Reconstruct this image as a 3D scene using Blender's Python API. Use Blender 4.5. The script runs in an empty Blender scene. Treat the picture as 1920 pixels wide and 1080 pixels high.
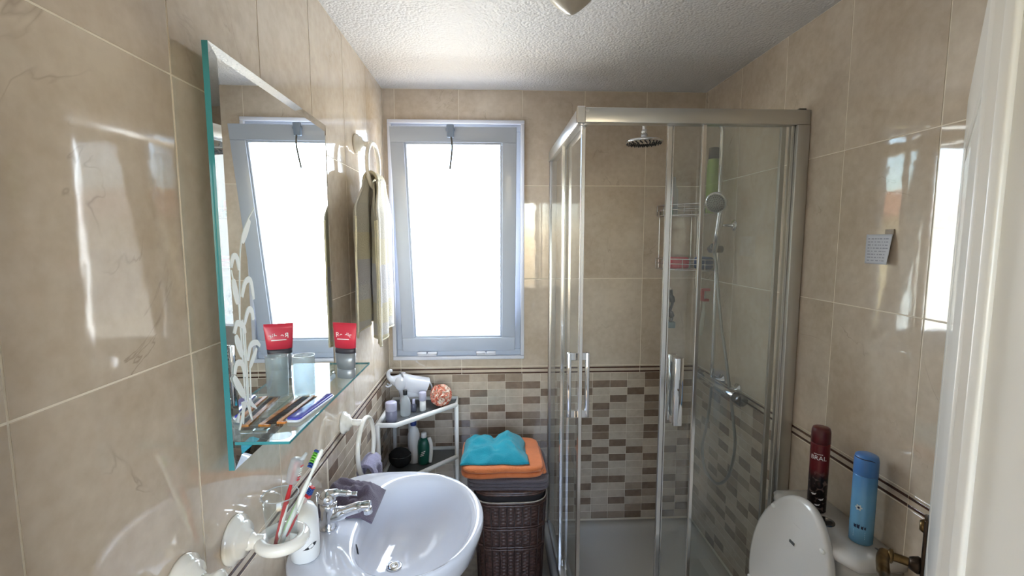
import bpy, bmesh, math, random
from mathutils import Vector, Matrix, noise
PI = math.pi
random.seed(7)
SC = bpy.context.scene
COL = SC.collection

# ------------------------------------------------------------------ camera
D, W, H = 2.549, 1.713, 2.482          # far wall y, right wall x, ceiling z
FPX, YAW, PITCH, ROLL = 880.2, 0.0447, -0.1016, -0.001
cam = bpy.data.cameras.new('camera')
cam.sensor_fit = 'HORIZONTAL'; cam.sensor_width = 36.0
cam.lens = 36.0 * FPX / 1920.0
cam.clip_start = 0.02
camo = bpy.data.objects.new('camera', cam); COL.objects.link(camo)
fw = Vector((math.sin(YAW)*math.cos(PITCH), math.cos(YAW)*math.cos(PITCH), math.sin(PITCH)))
rt = Vector((math.cos(YAW), -math.sin(YAW), 0)); up = rt.cross(fw)
rt, up = rt*math.cos(ROLL)+up*math.sin(ROLL), up*math.cos(ROLL)-rt*math.sin(ROLL)
camo.matrix_world = Matrix(((rt.x, up.x, -fw.x, .5596), (rt.y, up.y, -fw.y, 0), (rt.z, up.z, -fw.z, 1.70), (0, 0, 0, 1)))
SC.camera = camo

# ------------------------------------------------------------------ world, sun, window daylight, exposure
world = bpy.data.worlds.new('sky'); SC.world = world; world.use_nodes = True
wn = world.node_tree.nodes; wl = world.node_tree.links
bgn = wn['Background']; bgn.inputs['Strength'].default_value = 1.6
sky = wn.new('ShaderNodeTexSky'); sky.sky_type = 'NISHITA'; sky.sun_disc = False
sky.sun_elevation = math.radians(48); sky.sun_rotation = math.radians(150); sky.air_density = 1.0
wl.new(sky.outputs[0], bgn.inputs['Color'])
sun = bpy.data.lights.new('sun', 'SUN'); sun.energy = 14.0; sun.angle = 0.009; sun.color = (1, .94, .84)
suno = bpy.data.objects.new('sun', sun); COL.objects.link(suno)
suno.rotation_euler = (math.radians(42), 0, math.radians(30))
TILT = math.radians(10.3); SY, SZ = 2.512, 1.105           # tilted window sash: hinge line
def sash_pt(x, s, d=0.0):                                   # s up the sash, d towards the room
    return Vector((x, SY - s*math.sin(TILT) - d*math.cos(TILT), SZ + s*math.cos(TILT) - d*math.sin(TILT)))
dl = bpy.data.lights.new('window_daylight', 'AREA'); dl.shape = 'RECTANGLE'
dl.size = .450; dl.size_y = .980; dl.energy = 16.0; dl.color = (.93, .965, 1.0)
dlo = bpy.data.objects.new('window_daylight', dl); COL.objects.link(dlo)
dlo.matrix_world = Matrix.Translation(sash_pt(.383, .578, -.030)) @ Matrix.Rotation(-(PI/2 - TILT), 4, 'X')
gl_ = bpy.data.lights.new('assumed_ground_bounce', 'AREA'); gl_.shape = 'RECTANGLE'          # added area lamp aimed up through the window, for assumed bounce off the ground
gl_.size = 4.0; gl_.size_y = 2.6; gl_.energy = 150.0; gl_.color = (1.0, .97, .92)
glo = bpy.data.objects.new('assumed_ground_bounce', gl_); COL.objects.link(glo)
glo.location = (.3, 4.9, -.2); glo.rotation_euler = (Vector((.38, 2.5, 1.75))-Vector((.3, 4.9, -.2))).to_track_quat('-Z', 'Y').to_euler()
SC.view_settings.view_transform = 'Standard'
SC.view_settings.look = 'None'
SC.view_settings.exposure = 0.30
SC.view_settings.gamma = 1.0
SC.view_settings.use_curve_mapping = False

# ------------------------------------------------------------------ materials
def srgb(r, g, b):
    f = lambda c: (c/255/12.92) if c/255 <= .04045 else ((c/255+.055)/1.055)**2.4
    return (f(r), f(g), f(b), 1)
MATS = {}
def newmat(name):
    m = bpy.data.materials.new(name); m.use_nodes = True; MATS[name] = m
    nt = m.node_tree; return m, nt, nt.nodes['Principled BSDF']
def N(nt, t, **kw):
    n = nt.nodes.new(t)
    for k, v in kw.items():
        if k in n.inputs: n.inputs[k].default_value = v
        else: setattr(n, k, v)
    return n
def ramp(nt, fac, stops):
    n = nt.nodes.new('ShaderNodeValToRGB'); cr = n.color_ramp
    while len(cr.elements) < len(stops): cr.elements.new(.5)
    for e, (p, c) in zip(cr.elements, stops): e.position = p; e.color = c
    nt.links.new(fac, n.inputs[0]); return n.outputs[0]
def coords(nt, scale=(1, 1, 1), rnd=0):
    tc = nt.nodes.new('ShaderNodeTexCoord'); out = tc.outputs['Object']
    if rnd:
        oi = nt.nodes.new('ShaderNodeObjectInfo')
        ml = N(nt, 'ShaderNodeMath', operation='MULTIPLY'); ml.inputs[1].default_value = rnd
        nt.links.new(oi.outputs['Random'], ml.inputs[0])
        cx = nt.nodes.new('ShaderNodeCombineXYZ')
        for i in range(3): nt.links.new(ml.outputs[0], cx.inputs[i])
        ad = N(nt, 'ShaderNodeVectorMath', operation='ADD')
        nt.links.new(out, ad.inputs[0]); nt.links.new(cx.outputs[0], ad.inputs[1]); out = ad.outputs[0]
    if scale != (1, 1, 1):
        mp = nt.nodes.new('ShaderNodeMapping'); mp.inputs['Scale'].default_value = scale
        nt.links.new(out, mp.inputs[0]); out = mp.outputs[0]
    return out
def bump(nt, b, h, strength=.3, dist=.01):
    n = N(nt, 'ShaderNodeBump', Strength=strength, Distance=dist)
    nt.links.new(h, n.inputs['Height']); nt.links.new(n.outputs[0], b.inputs['Normal'])
def plain(name, col, rough=.5, metal=0., coat=0., spec=.5, var=0., vscale=20, bmp=0., bscale=80, sub=0, sheen=0):
    m, nt, b = newmat(name)
    b.inputs['Base Color'].default_value = col; b.inputs['Roughness'].default_value = rough
    b.inputs['Metallic'].default_value = metal; b.inputs['Coat Weight'].default_value = coat
    b.inputs['Specular IOR Level'].default_value = spec
    if sheen: b.inputs['Sheen Weight'].default_value = sheen
    if sub:
        b.inputs['Subsurface Weight'].default_value = sub; b.inputs['Subsurface Scale'].default_value = .01
    if var or bmp: c = coords(nt, rnd=5)
    if var:
        n = N(nt, 'ShaderNodeTexNoise', Scale=vscale, Detail=4.0); nt.links.new(c, n.inputs['Vector'])
        lo = tuple(max(0, x*(1-var)) for x in col[:3])+(1,); hi = tuple(min(1, x*(1+var)) for x in col[:3])+(1,)
        nt.links.new(ramp(nt, n.outputs['Fac'], [(.3, lo), (.7, hi)]), b.inputs['Base Color'])
    if bmp:
        n = N(nt, 'ShaderNodeTexNoise', Scale=bscale, Detail=3.0); nt.links.new(c, n.inputs['Vector'])
        bump(nt, b, n.outputs['Fac'], bmp, .004)
    return m

def marble(name, lo, hi, vein, veins=True, rough=.045, vscale=2.2, wave=.10):
    m, nt, b = newmat(name); c = coords(nt, rnd=40)
    n = N(nt, 'ShaderNodeTexNoise', Scale=3.2, Detail=6.0, Roughness=.62); nt.links.new(c, n.inputs['Vector'])
    n2 = N(nt, 'ShaderNodeTexNoise', Scale=38.0, Detail=4.0); nt.links.new(c, n2.inputs['Vector'])
    mx = N(nt, 'ShaderNodeMix', data_type='FLOAT'); mx.inputs[0].default_value = .3
    nt.links.new(n.outputs['Fac'], mx.inputs[2]); nt.links.new(n2.outputs['Fac'], mx.inputs[3])
    col = ramp(nt, mx.outputs[0], [(.36, lo), (.64, hi)])
    if veins:
        v = N(nt, 'ShaderNodeTexNoise', Scale=vscale, Detail=5.0, Roughness=.55, Distortion=1.4); nt.links.new(c, v.inputs['Vector'])
        s = N(nt, 'ShaderNodeMath', operation='SUBTRACT'); s.inputs[1].default_value = .5; nt.links.new(v.outputs['Fac'], s.inputs[0])
        a = N(nt, 'ShaderNodeMath', operation='ABSOLUTE'); nt.links.new(s.outputs[0], a.inputs[0])
        line = ramp(nt, a.outputs[0], [(0., (1, 1, 1, 1)), (.0065, (0, 0, 0, 1))])
        k = N(nt, 'ShaderNodeTexNoise', Scale=6.0, Detail=2.0); nt.links.new(c, k.inputs['Vector'])
        msk = ramp(nt, k.outputs['Fac'], [(.52, (0, 0, 0, 1)), (.70, (.5, .5, .5, 1))])
        mu = N(nt, 'ShaderNodeMath', operation='MULTIPLY'); nt.links.new(line, mu.inputs[0]); nt.links.new(msk, mu.inputs[1])
        m2 = N(nt, 'ShaderNodeMix', data_type='RGBA'); nt.links.new(mu.outputs[0], m2.inputs[0])
        nt.links.new(col, m2.inputs[6]); m2.inputs[7].default_value = vein; col = m2.outputs[2]
    nt.links.new(col, b.inputs['Base Color'])
    b.inputs['Roughness'].default_value = rough; b.inputs['Specular IOR Level'].default_value = .85
    w = N(nt, 'ShaderNodeTexNoise', Scale=30.0, Detail=1.0); nt.links.new(c, w.inputs['Vector'])
    bump(nt, b, w.outputs['Fac'], wave, .0012)
    return m
TILE = marble('beige_marble_tile', srgb(189, 172, 151), srgb(213, 199, 181), srgb(132, 111, 92))
MOS_L = marble('mosaic_pale', srgb(176, 160, 142), srgb(204, 190, 172), srgb(120, 95, 75), False, .16, wave=.05)
MOS_M = marble('mosaic_mid', srgb(142, 124, 108), srgb(168, 150, 132), srgb(120, 95, 75), False, .16, wave=.05)
MOS_D = marble('mosaic_brown', srgb(114, 95, 80), srgb(146, 125, 107), srgb(60, 45, 35), False, .16, wave=.05)
BROWN = plain('brown_border', srgb(74, 48, 38), .2, var=.2)
GROUT = plain('grout', srgb(236, 226, 208), .7, var=.05)
FLOORT = marble('floor_tile', srgb(120, 108, 94), srgb(150, 138, 122), srgb(90, 74, 60), True, .2, 4.)
CEIL, nt, b = newmat('stipple_ceiling')
c = coords(nt)
n1 = N(nt, 'ShaderNodeTexNoise', Scale=150.0, Detail=3.0, Roughness=.7); nt.links.new(c, n1.inputs['Vector'])
n2 = N(nt, 'ShaderNodeTexVoronoi', Scale=95.0); nt.links.new(c, n2.inputs['Vector'])
ad = N(nt, 'ShaderNodeMath', operation='SUBTRACT'); nt.links.new(n1.outputs['Fac'], ad.inputs[0]); nt.links.new(n2.outputs['Distance'], ad.inputs[1])
b.inputs['Base Color'].default_value = srgb(208, 206, 205); b.inputs['Roughness'].default_value = .34
bump(nt, b, ad.outputs[0], .9, .004)
PVC = plain('white_window_frame', srgb(186, 196, 214), .35, coat=.15)
CASING = plain('pale_window_casing', srgb(214, 216, 226), .35, coat=.15)
PAINT = plain('white_door_paint', srgb(226, 224, 218), .35, coat=.2, bmp=.03, bscale=30)
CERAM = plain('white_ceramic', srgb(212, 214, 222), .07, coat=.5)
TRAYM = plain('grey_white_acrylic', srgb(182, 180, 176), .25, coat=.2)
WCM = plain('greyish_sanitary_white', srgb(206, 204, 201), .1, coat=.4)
PLAST = plain('white_plastic', srgb(232, 232, 230), .3)
HOLDER = plain('ivory_ceramic', srgb(236, 232, 222), .08, coat=.7)
ALU = plain('satin_aluminium', srgb(206, 206, 204), .28, metal=1., bmp=.02, bscale=300)
ALUB = plain('bright_aluminium', srgb(228, 228, 228), .16, metal=1.)
CHROME = plain('chrome', srgb(226, 228, 232), .06, metal=1.)
DCHROME = plain('dark_chrome', srgb(120, 122, 126), .15, metal=1.)
BRONZE = plain('aged_brass', srgb(112, 92, 62), .3, metal=1., var=.35, vscale=40)
BRONZED = plain('dark_bronze', srgb(64, 52, 42), .35, metal=.8, var=.3, vscale=40)
BLACK = plain('black_plastic', srgb(26, 26, 28), .4)
WALLP = plain('hall_plaster', srgb(226, 218, 204), .85)
MIRROR = plain('mirror_silver', srgb(236, 240, 240), .0, metal=1.)
ETCH = plain('etched_frost', srgb(232, 238, 238), .85)
TEAL = plain('teal_glass_edge', srgb(58, 140, 150), .05, coat=.5)

def glassmat(name, tint, ior=1.5, rough=0., extra=0.):
    m = bpy.data.materials.new(name); m.use_nodes = True; nt = m.node_tree; nt.nodes.clear()
    out = nt.nodes.new('ShaderNodeOutputMaterial'); mix = nt.nodes.new('ShaderNodeMixShader')
    tr = N(nt, 'ShaderNodeBsdfTransparent'); tr.inputs[0].default_value = tint
    gl = nt.nodes.new('ShaderNodeBsdfGlossy'); gl.inputs['Roughness'].default_value = rough
    fr = N(nt, 'ShaderNodeFresnel', IOR=ior); ge = nt.nodes.new('ShaderNodeNewGeometry')
    inv = N(nt, 'ShaderNodeMath', operation='SUBTRACT'); inv.inputs[0].default_value = 1.0
    nt.links.new(ge.outputs['Backfacing'], inv.inputs[1])
    mu = N(nt, 'ShaderNodeMath', operation='MULTIPLY'); nt.links.new(fr.outputs[0], mu.inputs[0]); nt.links.new(inv.outputs[0], mu.inputs[1])
    nt.links.new(mu.outputs[0], mix.inputs[0]); nt.links.new(tr.outputs[0], mix.inputs[1]); nt.links.new(gl.outputs[0], mix.inputs[2])
    res = mix.outputs[0]
    if extra:                                            # a thin film of limescale or frost that scatters light
        df = N(nt, 'ShaderNodeBsdfDiffuse'); df.inputs[0].default_value = (.85, .87, .87, 1)
        tl = N(nt, 'ShaderNodeBsdfTranslucent'); tl.inputs[0].default_value = (.9, .92, .92, 1)
        m1 = N(nt, 'ShaderNodeMixShader'); m1.inputs[0].default_value = .5
        nt.links.new(df.outputs[0], m1.inputs[1]); nt.links.new(tl.outputs[0], m1.inputs[2])
        m2 = N(nt, 'ShaderNodeMixShader'); m2.inputs[0].default_value = extra
        nt.links.new(res, m2.inputs[1]); nt.links.new(m1.outputs[0], m2.inputs[2]); res = m2.outputs[0]
    nt.links.new(res, out.inputs[0]); MATS[name] = m; return m
GLASS = glassmat('shower_glass', (.955, .965, .955, 1), 1.8, 0., .045)
CLEAR = glassmat('clear_glass', (.95, .965, .965, 1), 1.5, 0., .03)
SHELFG = glassmat('shelf_glass', (.88, .95, .94, 1), 1.55, 0., .03)
FROST = glassmat('frosted_pane', (.95, .97, .98, 1), 1.45, .12, .10)
CLOUDY = glassmat('cloudy_plastic', (.72, .76, .78, 1), 1.45, .1, .45)

def cloth(name, col, var=.12, rib=0.):
    m, nt, b = newmat(name); c = coords(nt)
    n = N(nt, 'ShaderNodeTexNoise', Scale=260.0, Detail=2.0); nt.links.new(c, n.inputs['Vector'])
    k = N(nt, 'ShaderNodeTexNoise', Scale=14.0, Detail=3.0); nt.links.new(c, k.inputs['Vector'])
    lo = tuple(x*(1-var) for x in col[:3])+(1,); hi = tuple(min(1, x*(1+var)) for x in col[:3])+(1,)
    nt.links.new(ramp(nt, k.outputs['Fac'], [(.3, lo), (.7, hi)]), b.inputs['Base Color'])
    b.inputs['Roughness'].default_value = .95; b.inputs['Sheen Weight'].default_value = .25; b.inputs['Specular IOR Level'].default_value = .15
    bump(nt, b, n.outputs['Fac'], .7, .004); return m
GREYT = cloth('grey_towelling', srgb(92, 84, 88))
ORANGET = cloth('orange_towelling', srgb(206, 118, 70))
TEALT = cloth('teal_towelling', srgb(34, 142, 160))
LAVT = cloth('lavender_towelling', srgb(150, 146, 170))
PURPT = cloth('purple_grey_cloth', srgb(96, 86, 100))
# striped cream towel
CREAMT, nt, b = newmat('cream_striped_towelling'); c = coords(nt)
sep = nt.nodes.new('ShaderNodeSeparateXYZ'); nt.links.new(c, sep.inputs[0])
ms = N(nt, 'ShaderNodeMath', operation='MULTIPLY_ADD'); ms.inputs[1].default_value = 1/.72; ms.inputs[2].default_value = .5
nt.links.new(sep.outputs['Z'], ms.inputs[0])
cr = nt.nodes.new('ShaderNodeValToRGB'); cr.color_ramp.interpolation = 'CONSTANT'
stops = [(0, srgb(190, 180, 148)), (.06, srgb(186, 182, 176)), (.13, srgb(190, 182, 156)), (.25, srgb(184, 181, 178)), (.33, srgb(176, 174, 176)), (.47, srgb(190, 182, 156)), (.62, srgb(182, 177, 164)), (.78, srgb(188, 182, 166)), (.9, srgb(184, 178, 162))]
while len(cr.color_ramp.elements) < len(stops): cr.color_ramp.elements.new(.5)
for e, (p, col) in zip(cr.color_ramp.elements, stops): e.position = p; e.color = col
nt.links.new(ms.outputs[0], cr.inputs[0]); nt.links.new(cr.outputs[0], b.inputs['Base Color'])
b.inputs['Roughness'].default_value = .95; b.inputs['Sheen Weight'].default_value = .2
n = N(nt, 'ShaderNodeTexNoise', Scale=260.0, Detail=2.0); nt.links.new(c, n.inputs['Vector']); bump(nt, b, n.outputs['Fac'], .6, .004)
HEM = cloth('cream_hem', srgb(212, 204, 178))
WICK = plain('dark_wicker', srgb(66, 43, 36), .42, var=.55, vscale=70, coat=.35)
WICKD = plain('wicker_stake', srgb(50, 32, 26), .55, var=.3, vscale=60)

# ------------------------------------------------------------------ mesh helpers (all in world metres)
class MB:
    def __init__(s, xf=None): s.v = []; s.f = []; s.m = []; s.sm = []; s.xf = xf
    def add(s, vs, fs, mi=0, smooth=False):
        o = len(s.v)
        s.v += [tuple(s.xf @ Vector(v)) if s.xf else tuple(v) for v in vs]
        s.f += [tuple(i+o for i in f) for f in fs]; s.m += [mi]*len(fs); s.sm += [smooth]*len(fs)
        return s
    def box(s, x0, x1, y0, y1, z0, z1, bev=0., mi=0, seg=1):
        bm = bmesh.new(); bmesh.ops.create_cube(bm, size=1)
        for v in bm.verts: v.co = Vector(((x0+x1)/2+v.co.x*(x1-x0), (y0+y1)/2+v.co.y*(y1-y0), (z0+z1)/2+v.co.z*(z1-z0)))
        if bev: bmesh.ops.bevel(bm, geom=bm.edges[:], offset=bev, segments=seg, profile=.5, affect='EDGES')
        return s.bm(bm, mi, smooth=seg > 1)
    def bm(s, bm, mi=0, smooth=False):
        bm.verts.index_update()
        s.add([v.co.copy() for v in bm.verts], [[v.index for v in f.verts] for f in bm.faces], mi, smooth); bm.free(); return s
    def rings(s, rs, mi=0, smooth=True, cap0=True, cap1=True, closed=True):
        n = len(rs[0]); vs = [p for r in rs for p in r]; fs = []
        for i in range(len(rs)-1):
            for j in range(n if closed else n-1):
                k = (j+1) % n; fs.append((i*n+j, i*n+k, (i+1)*n+k, (i+1)*n+j))
        if cap0: fs.append(tuple(range(n))[::-1])
        if cap1: fs.append(tuple((len(rs)-1)*n+j for j in range(n)))
        return s.add(vs, fs, mi, smooth)
    def lathe(s, prof, c=(0, 0, 0), ax=(0, 0, 1), n=28, mi=0, cap=True, sx=1., sy=1.):
        ax = Vector(ax).normalized(); c = Vector(c); q = Vector((0, 0, 1)).rotation_difference(ax)
        rs = [[c+q@Vector((r*sx*math.cos(2*PI*j/n), r*sy*math.sin(2*PI*j/n), z)) for j in range(n)] for r, z in prof]
        return s.rings(rs, mi, True, cap, cap)
    def tube(s, pts, r, n=10, closed=False, mi=0, cap=True):
        pts = [Vector(p) for p in pts]; m = len(pts); rr = r if isinstance(r, (list, tuple)) else [r]*m
        tg = []
        for i in range(m):
            a = pts[(i-1) % m] if closed else pts[max(i-1, 0)]; b_ = pts[(i+1) % m] if closed else pts[min(i+1, m-1)]
            tg.append((b_-a).normalized())
        ref = Vector((0, 0, 1)) if abs(tg[0].z) < .9 else Vector((1, 0, 0))
        nv = (ref-tg[0]*ref.dot(tg[0])).normalized(); rs = []
        for i in range(m):
            nv = (nv-tg[i]*nv.dot(tg[i])).normalized(); bv = tg[i].cross(nv)
            rs.append([pts[i]+(nv*math.cos(2*PI*j/n)+bv*math.sin(2*PI*j/n))*rr[i] for j in range(n)])
        if closed: rs.append(rs[0]); cap = False
        return s.rings(rs, mi, True, cap, cap)
    def cyl(s, a, b_, r, r2=None, n=20, mi=0):
        a = Vector(a); b_ = Vector(b_); r2 = r if r2 is None else r2; L = (b_-a).length
        bv = min(.0015, r*.3, max(r2, .0001)*.3)
        return s.lathe([(max(r-bv, 1e-4), 0), (r, bv), (r2, L-bv), (max(r2-bv, 1e-4), L)], a, b_-a, n, mi)
    def ball(s, c, r, n=20, mi=0, sx=1., sy=1., sz=1., fn=None):
        m = n//2; vs = []; c = Vector(c)
        rs = []
        for i in range(m+1):
            t = PI*i/m; row = []
            for j in range(n):
                d = Vector((math.sin(t)*math.cos(2*PI*j/n), math.sin(t)*math.sin(2*PI*j/n), -math.cos(t)))
                q = 1. if fn is None else fn(d)
                row.append(c+Vector((d.x*sx, d.y*sy, d.z*sz))*(r*q))
            rs.append(row)
        return s.rings(rs, mi, True, False, False)
    def poly(s, pts2, f3, d0, d1, mi=0):               # extrude a 2D outline; f3(a,b,d)->xyz
        n = len(pts2); vs = [f3(a, b_, d0) for a, b_ in pts2]+[f3(a, b_, d1) for a, b_ in pts2]
        fs = [tuple(range(n))[::-1], tuple(range(n, 2*n))]+[(i, (i+1) % n, n+(i+1) % n, n+i) for i in range(n)]
        return s.add(vs, fs, mi)
    def sheet(s, nu, nv, fn, mi=0):                      # open surface, give it thickness with solidify
        vs = [fn(i/(nu-1), j/(nv-1)) for j in range(nv) for i in range(nu)]
        fs = [(j*nu+i, j*nu+i+1, (j+1)*nu+i+1, (j+1)*nu+i) for j in range(nv-1) for i in range(nu-1)]
        return s.add(vs, fs, mi, True)
    def mesh(s, name, mats, origin):
        me = bpy.data.meshes.new(name); o = Vector(origin)
        me.from_pydata([tuple(Vector(v)-o) for v in s.v], [], s.f)
        me.polygons.foreach_set('material_index', s.m); me.polygons.foreach_set('use_smooth', s.sm)
        for m in (mats if isinstance(mats, (list, tuple)) else [mats]): me.materials.append(m)
        bm = bmesh.new(); bm.from_mesh(me); bmesh.ops.recalc_face_normals(bm, faces=bm.faces[:]); bm.to_mesh(me); bm.free()
        me.update(); return me
WP = {}                                                     # object name -> world position of its origin
def place(ob, pos, parent=None):
    COL.objects.link(ob); pos = Vector(pos)
    if parent: ob.parent = parent; ob.location = pos-WP[parent.name]
    else: ob.location = pos
    WP[ob.name] = pos; return ob
def tag(o, label=None, cat=None, group=None, kind=None):
    for k, v in (('label', label), ('category', cat), ('group', group), ('kind', kind)):
        if v: o[k] = v
    return o
def obj(name, mb, mats, parent=None, label=None, cat=None, group=None, kind=None, solid=0., sub=0, flat=False):
    xs = [v[0] for v in mb.v]; ys = [v[1] for v in mb.v]; zs = [v[2] for v in mb.v]
    org = ((min(xs)+max(xs))/2, (min(ys)+max(ys))/2, (min(zs)+max(zs))/2 if parent or kind == 'structure' else min(zs))
    me = mb.mesh(name, mats, org)
    ob = place(bpy.data.objects.new(name, me), org, parent)
    if solid:
        md = ob.modifiers.new('thickness', 'SOLIDIFY'); md.thickness = solid; md.offset = 0
    if sub:
        md = ob.modifiers.new('smooth', 'SUBSURF'); md.levels = md.render_levels = sub
    return tag(ob, label, cat, group, kind)
def thing(name, pos, label=None, cat=None, group=None, kind=None, parent=None):
    o = bpy.data.objects.new(name, None); o.empty_display_size = .05
    return tag(place(o, pos, parent), label, cat, group, kind)
def part(name, mb, mats, parent, label=None, **kw): return obj(name, mb, mats, parent, label, **kw)
def bez(p, n=12):                                          # Catmull-Rom through points
    p = [Vector(q) for q in p]; out = []
    for i in range(len(p)-1):
        a, b_, c_, d = p[max(i-1, 0)], p[i], p[i+1], p[min(i+2, len(p)-1)]
        for k in range(n):
            t = k/n
            out.append(.5*((2*b_)+(c_-a)*t+(2*a-5*b_+4*c_-d)*t*t+(-a+3*b_-3*c_+d)*t**3))
    return out+[p[-1]]
def circle(c, r, ax='x', n=40, a0=0, a1=2*PI, ry=None):
    ry = ry or r; o = []
    for i in range(n):
        t = a0+(a1-a0)*i/(n if abs(a1-a0-2*PI) < 1e-6 else n-1)
        u, v = r*math.cos(t), ry*math.sin(t)
        o.append(Vector(c)+{'x': Vector((0, u, v)), 'y': Vector((u, 0, v)), 'z': Vector((u, v, 0))}[ax])
    return o
def text_mesh(txt, size, f3, mb, depth=.0004, mi=0):      # flat print mapped on a surface by f3(x, y, d)
    cu = bpy.data.curves.new('print', 'FONT'); cu.body = txt; cu.size = size; cu.align_x = 'CENTER'
    to = bpy.data.objects.new('print', cu); COL.objects.link(to)
    dg = bpy.context.evaluated_depsgraph_get(); me = to.evaluated_get(dg).to_mesh()
    vs = [f3(v.co.x, v.co.y, depth) for v in me.vertices]; fs = [tuple(p.vertices) for p in me.polygons]
    mb.add(vs, fs, mi); bpy.data.objects.remove(to); bpy.data.curves.remove(cu)

# ------------------------------------------------------------------ room shell
BK = .012                                                   # tiles stand this far proud of the wall body
WIN = (.040, .725, 1.066, 2.308)                            # hole in the far wall x0,x1,z0,z1
ZT0, ZT1 = .958, 1.003                                      # border band
def rect_minus(r, h):
    x0, x1, y0, y1 = r; a0, a1, b0, b1 = h
    if a0 >= x1 or a1 <= x0 or b0 >= y1 or b1 <= y0: return [r]
    out = []
    if a0 > x0: out.append((x0, a0, y0, y1))
    if a1 < x1: out.append((a1, x1, y0, y1))
    m0, m1 = max(x0, a0), min(x1, a1)
    if b0 > y0: out.append((m0, m1, y0, b0))
    if b1 < y1: out.append((m0, m1, b1, y1))
    return out
SHARE = {}
def wall_piece(wall, side, name, r, depth=BK, mat=TILE, gap=.0017, hole=None, kind=None, proud=0.):
    a0, a1, z0, z1 = r; a0 += gap; a1 -= gap; z0 += gap; z1 -= gap
    if a1-a0 < .004 or z1-z0 < .004: return
    rs = rect_minus((a0, a1, z0, z1), hole) if hole else [(a0, a1, z0, z1)]
    if not rs: return
    ca, cz = (a0+a1)/2, (z0+z1)/2
    key = (side, name, mat.name, tuple(tuple(round(q-w, 4) for q, w in zip(k, (ca, ca, cz, cz))) for k in rs), round(depth, 4), proud)
    if side == 'left': f = lambda a, z, d: (d, a, z)
    elif side == 'right': f = lambda a, z, d: (W-d, a, z)
    else: f = lambda a, z, d: (a, D-d, z)
    pos = Vector(f(ca, cz, 0))
    if key not in SHARE:
        mb = MB()
        for q in rs:
            e = .0009; d0, d1 = -depth, proud
            p = [(q[0], q[2]), (q[1], q[2]), (q[1], q[3]), (q[0], q[3])]; i_ = [(q[0]+e, q[2]+e), (q[1]-e, q[2]+e), (q[1]-e, q[3]-e), (q[0]+e, q[3]-e)]
            vs = [f(*k, d0) for k in p]+[f(*k, d1-e*.6) for k in p]+[f(*k, d1) for k in i_]
            fs = [(0, 1, 2, 3), (8, 9, 10, 11)]+[(j+o, (j+1) % 4+o, (j+1) % 4+4+o, j+4+o) for o in (0, 4) for j in range(4)]
            mb.add(vs, fs)
        SHARE[key] = mb.mesh(name, mat, pos)
    ob = place(bpy.data.objects.new(name, SHARE[key]), pos, wall)
    if kind: ob['kind'] = kind
    return ob
# wall bodies
wl_ = obj('wall_left', MB().box(-.16, -.0011, .30, D+.2, 0, H+.15), GROUT, kind='structure', label='left wall of glossy beige marble tiles with a double brown border line', cat='wall')
wr_ = obj('wall_right', MB().box(W+.0011, W+.16, .30, D+.2, 0, H+.15), GROUT, kind='structure', label='right wall of glossy beige marble tiles behind toilet and shower', cat='wall')
mb = MB()
for r in rect_minus((-.004, W+.004, 0, H+.15), WIN): mb.box(r[0], r[1], D+.0011, D+.2, r[2], r[3])
wf_ = obj('wall_far', mb, GROUT, kind='structure', label='end wall with window, beige tiles above brick-pattern brown mosaic', cat='wall')
HX0, HX1, HZ, NY0, NY1 = .085, 1.010, 2.07, .300, .420       # doorway the camera looks through
mb = MB()
for r in rect_minus((-1.0, W+.9, 0, H+.15), (HX0-.02, HX1+.02, 0, HZ+.02)): mb.box(r[0], r[1], NY0, NY1, r[2], r[3])
wn_ = obj('wall_near', mb, WALLP, kind='structure', label='plastered wall that holds the bathroom doorway', cat='wall')
fl_ = obj('floor', MB().box(-.16, W+.16, NY1, D+.2, -.1, -.004), GROUT, kind='structure', label='tiled bathroom floor', cat='floor')
fk = MB().box(-.164, .164, -.164, .164, -.01, 0, .001).mesh('floor_tile', FLOORT, (0, 0, 0))
for i in range(6):
    for j in range(7):
        x, y = .166+i*.333, D-.166-j*.333
        if x < W+.1 and y > .45: place(bpy.data.objects.new('floor_tile', fk), (x, y, 0), fl_)
ce_ = obj('ceiling', MB().box(-.16, W+.16, .30, D+.2, H, H+.15), CEIL, kind='structure', label='white stippled plaster ceiling', cat='ceiling')
# hall behind the doorway
obj('floor', MB().box(-1.0, W+.9, -1.9, NY1, -.1, 0), FLOORT, kind='structure', label='hall floor beyond the doorway', cat='floor')
obj('ceiling', MB().box(-1.0, W+.9, -1.9, NY0, H, H+.15), WALLP, kind='structure', label='hall ceiling beyond the doorway', cat='ceiling')
mb = MB()
for r in rect_minus((-1.0, W+.9, 0, H+.15), (-.1, 1.75, 1.0, 2.3)): mb.box(r[0], r[1], -2.0, -1.9, r[2], r[3])  # unseen opening, added and sized to let fill daylight in from behind
obj('wall_back', mb, WALLP, kind='structure', label='hall wall with an added wide opening behind the viewer', cat='wall')
obj('wall_hall_left', MB().box(-1.1, -1.0, -1.9, NY0, 0, H+.15), WALLP, kind='structure', label='hall side wall left', cat='wall')
obj('wall_hall_right', MB().box(W+.9, W+1.0, -1.9, NY0, 0, H+.15), WALLP, kind='structure', label='hall side wall right', cat='wall')

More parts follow.
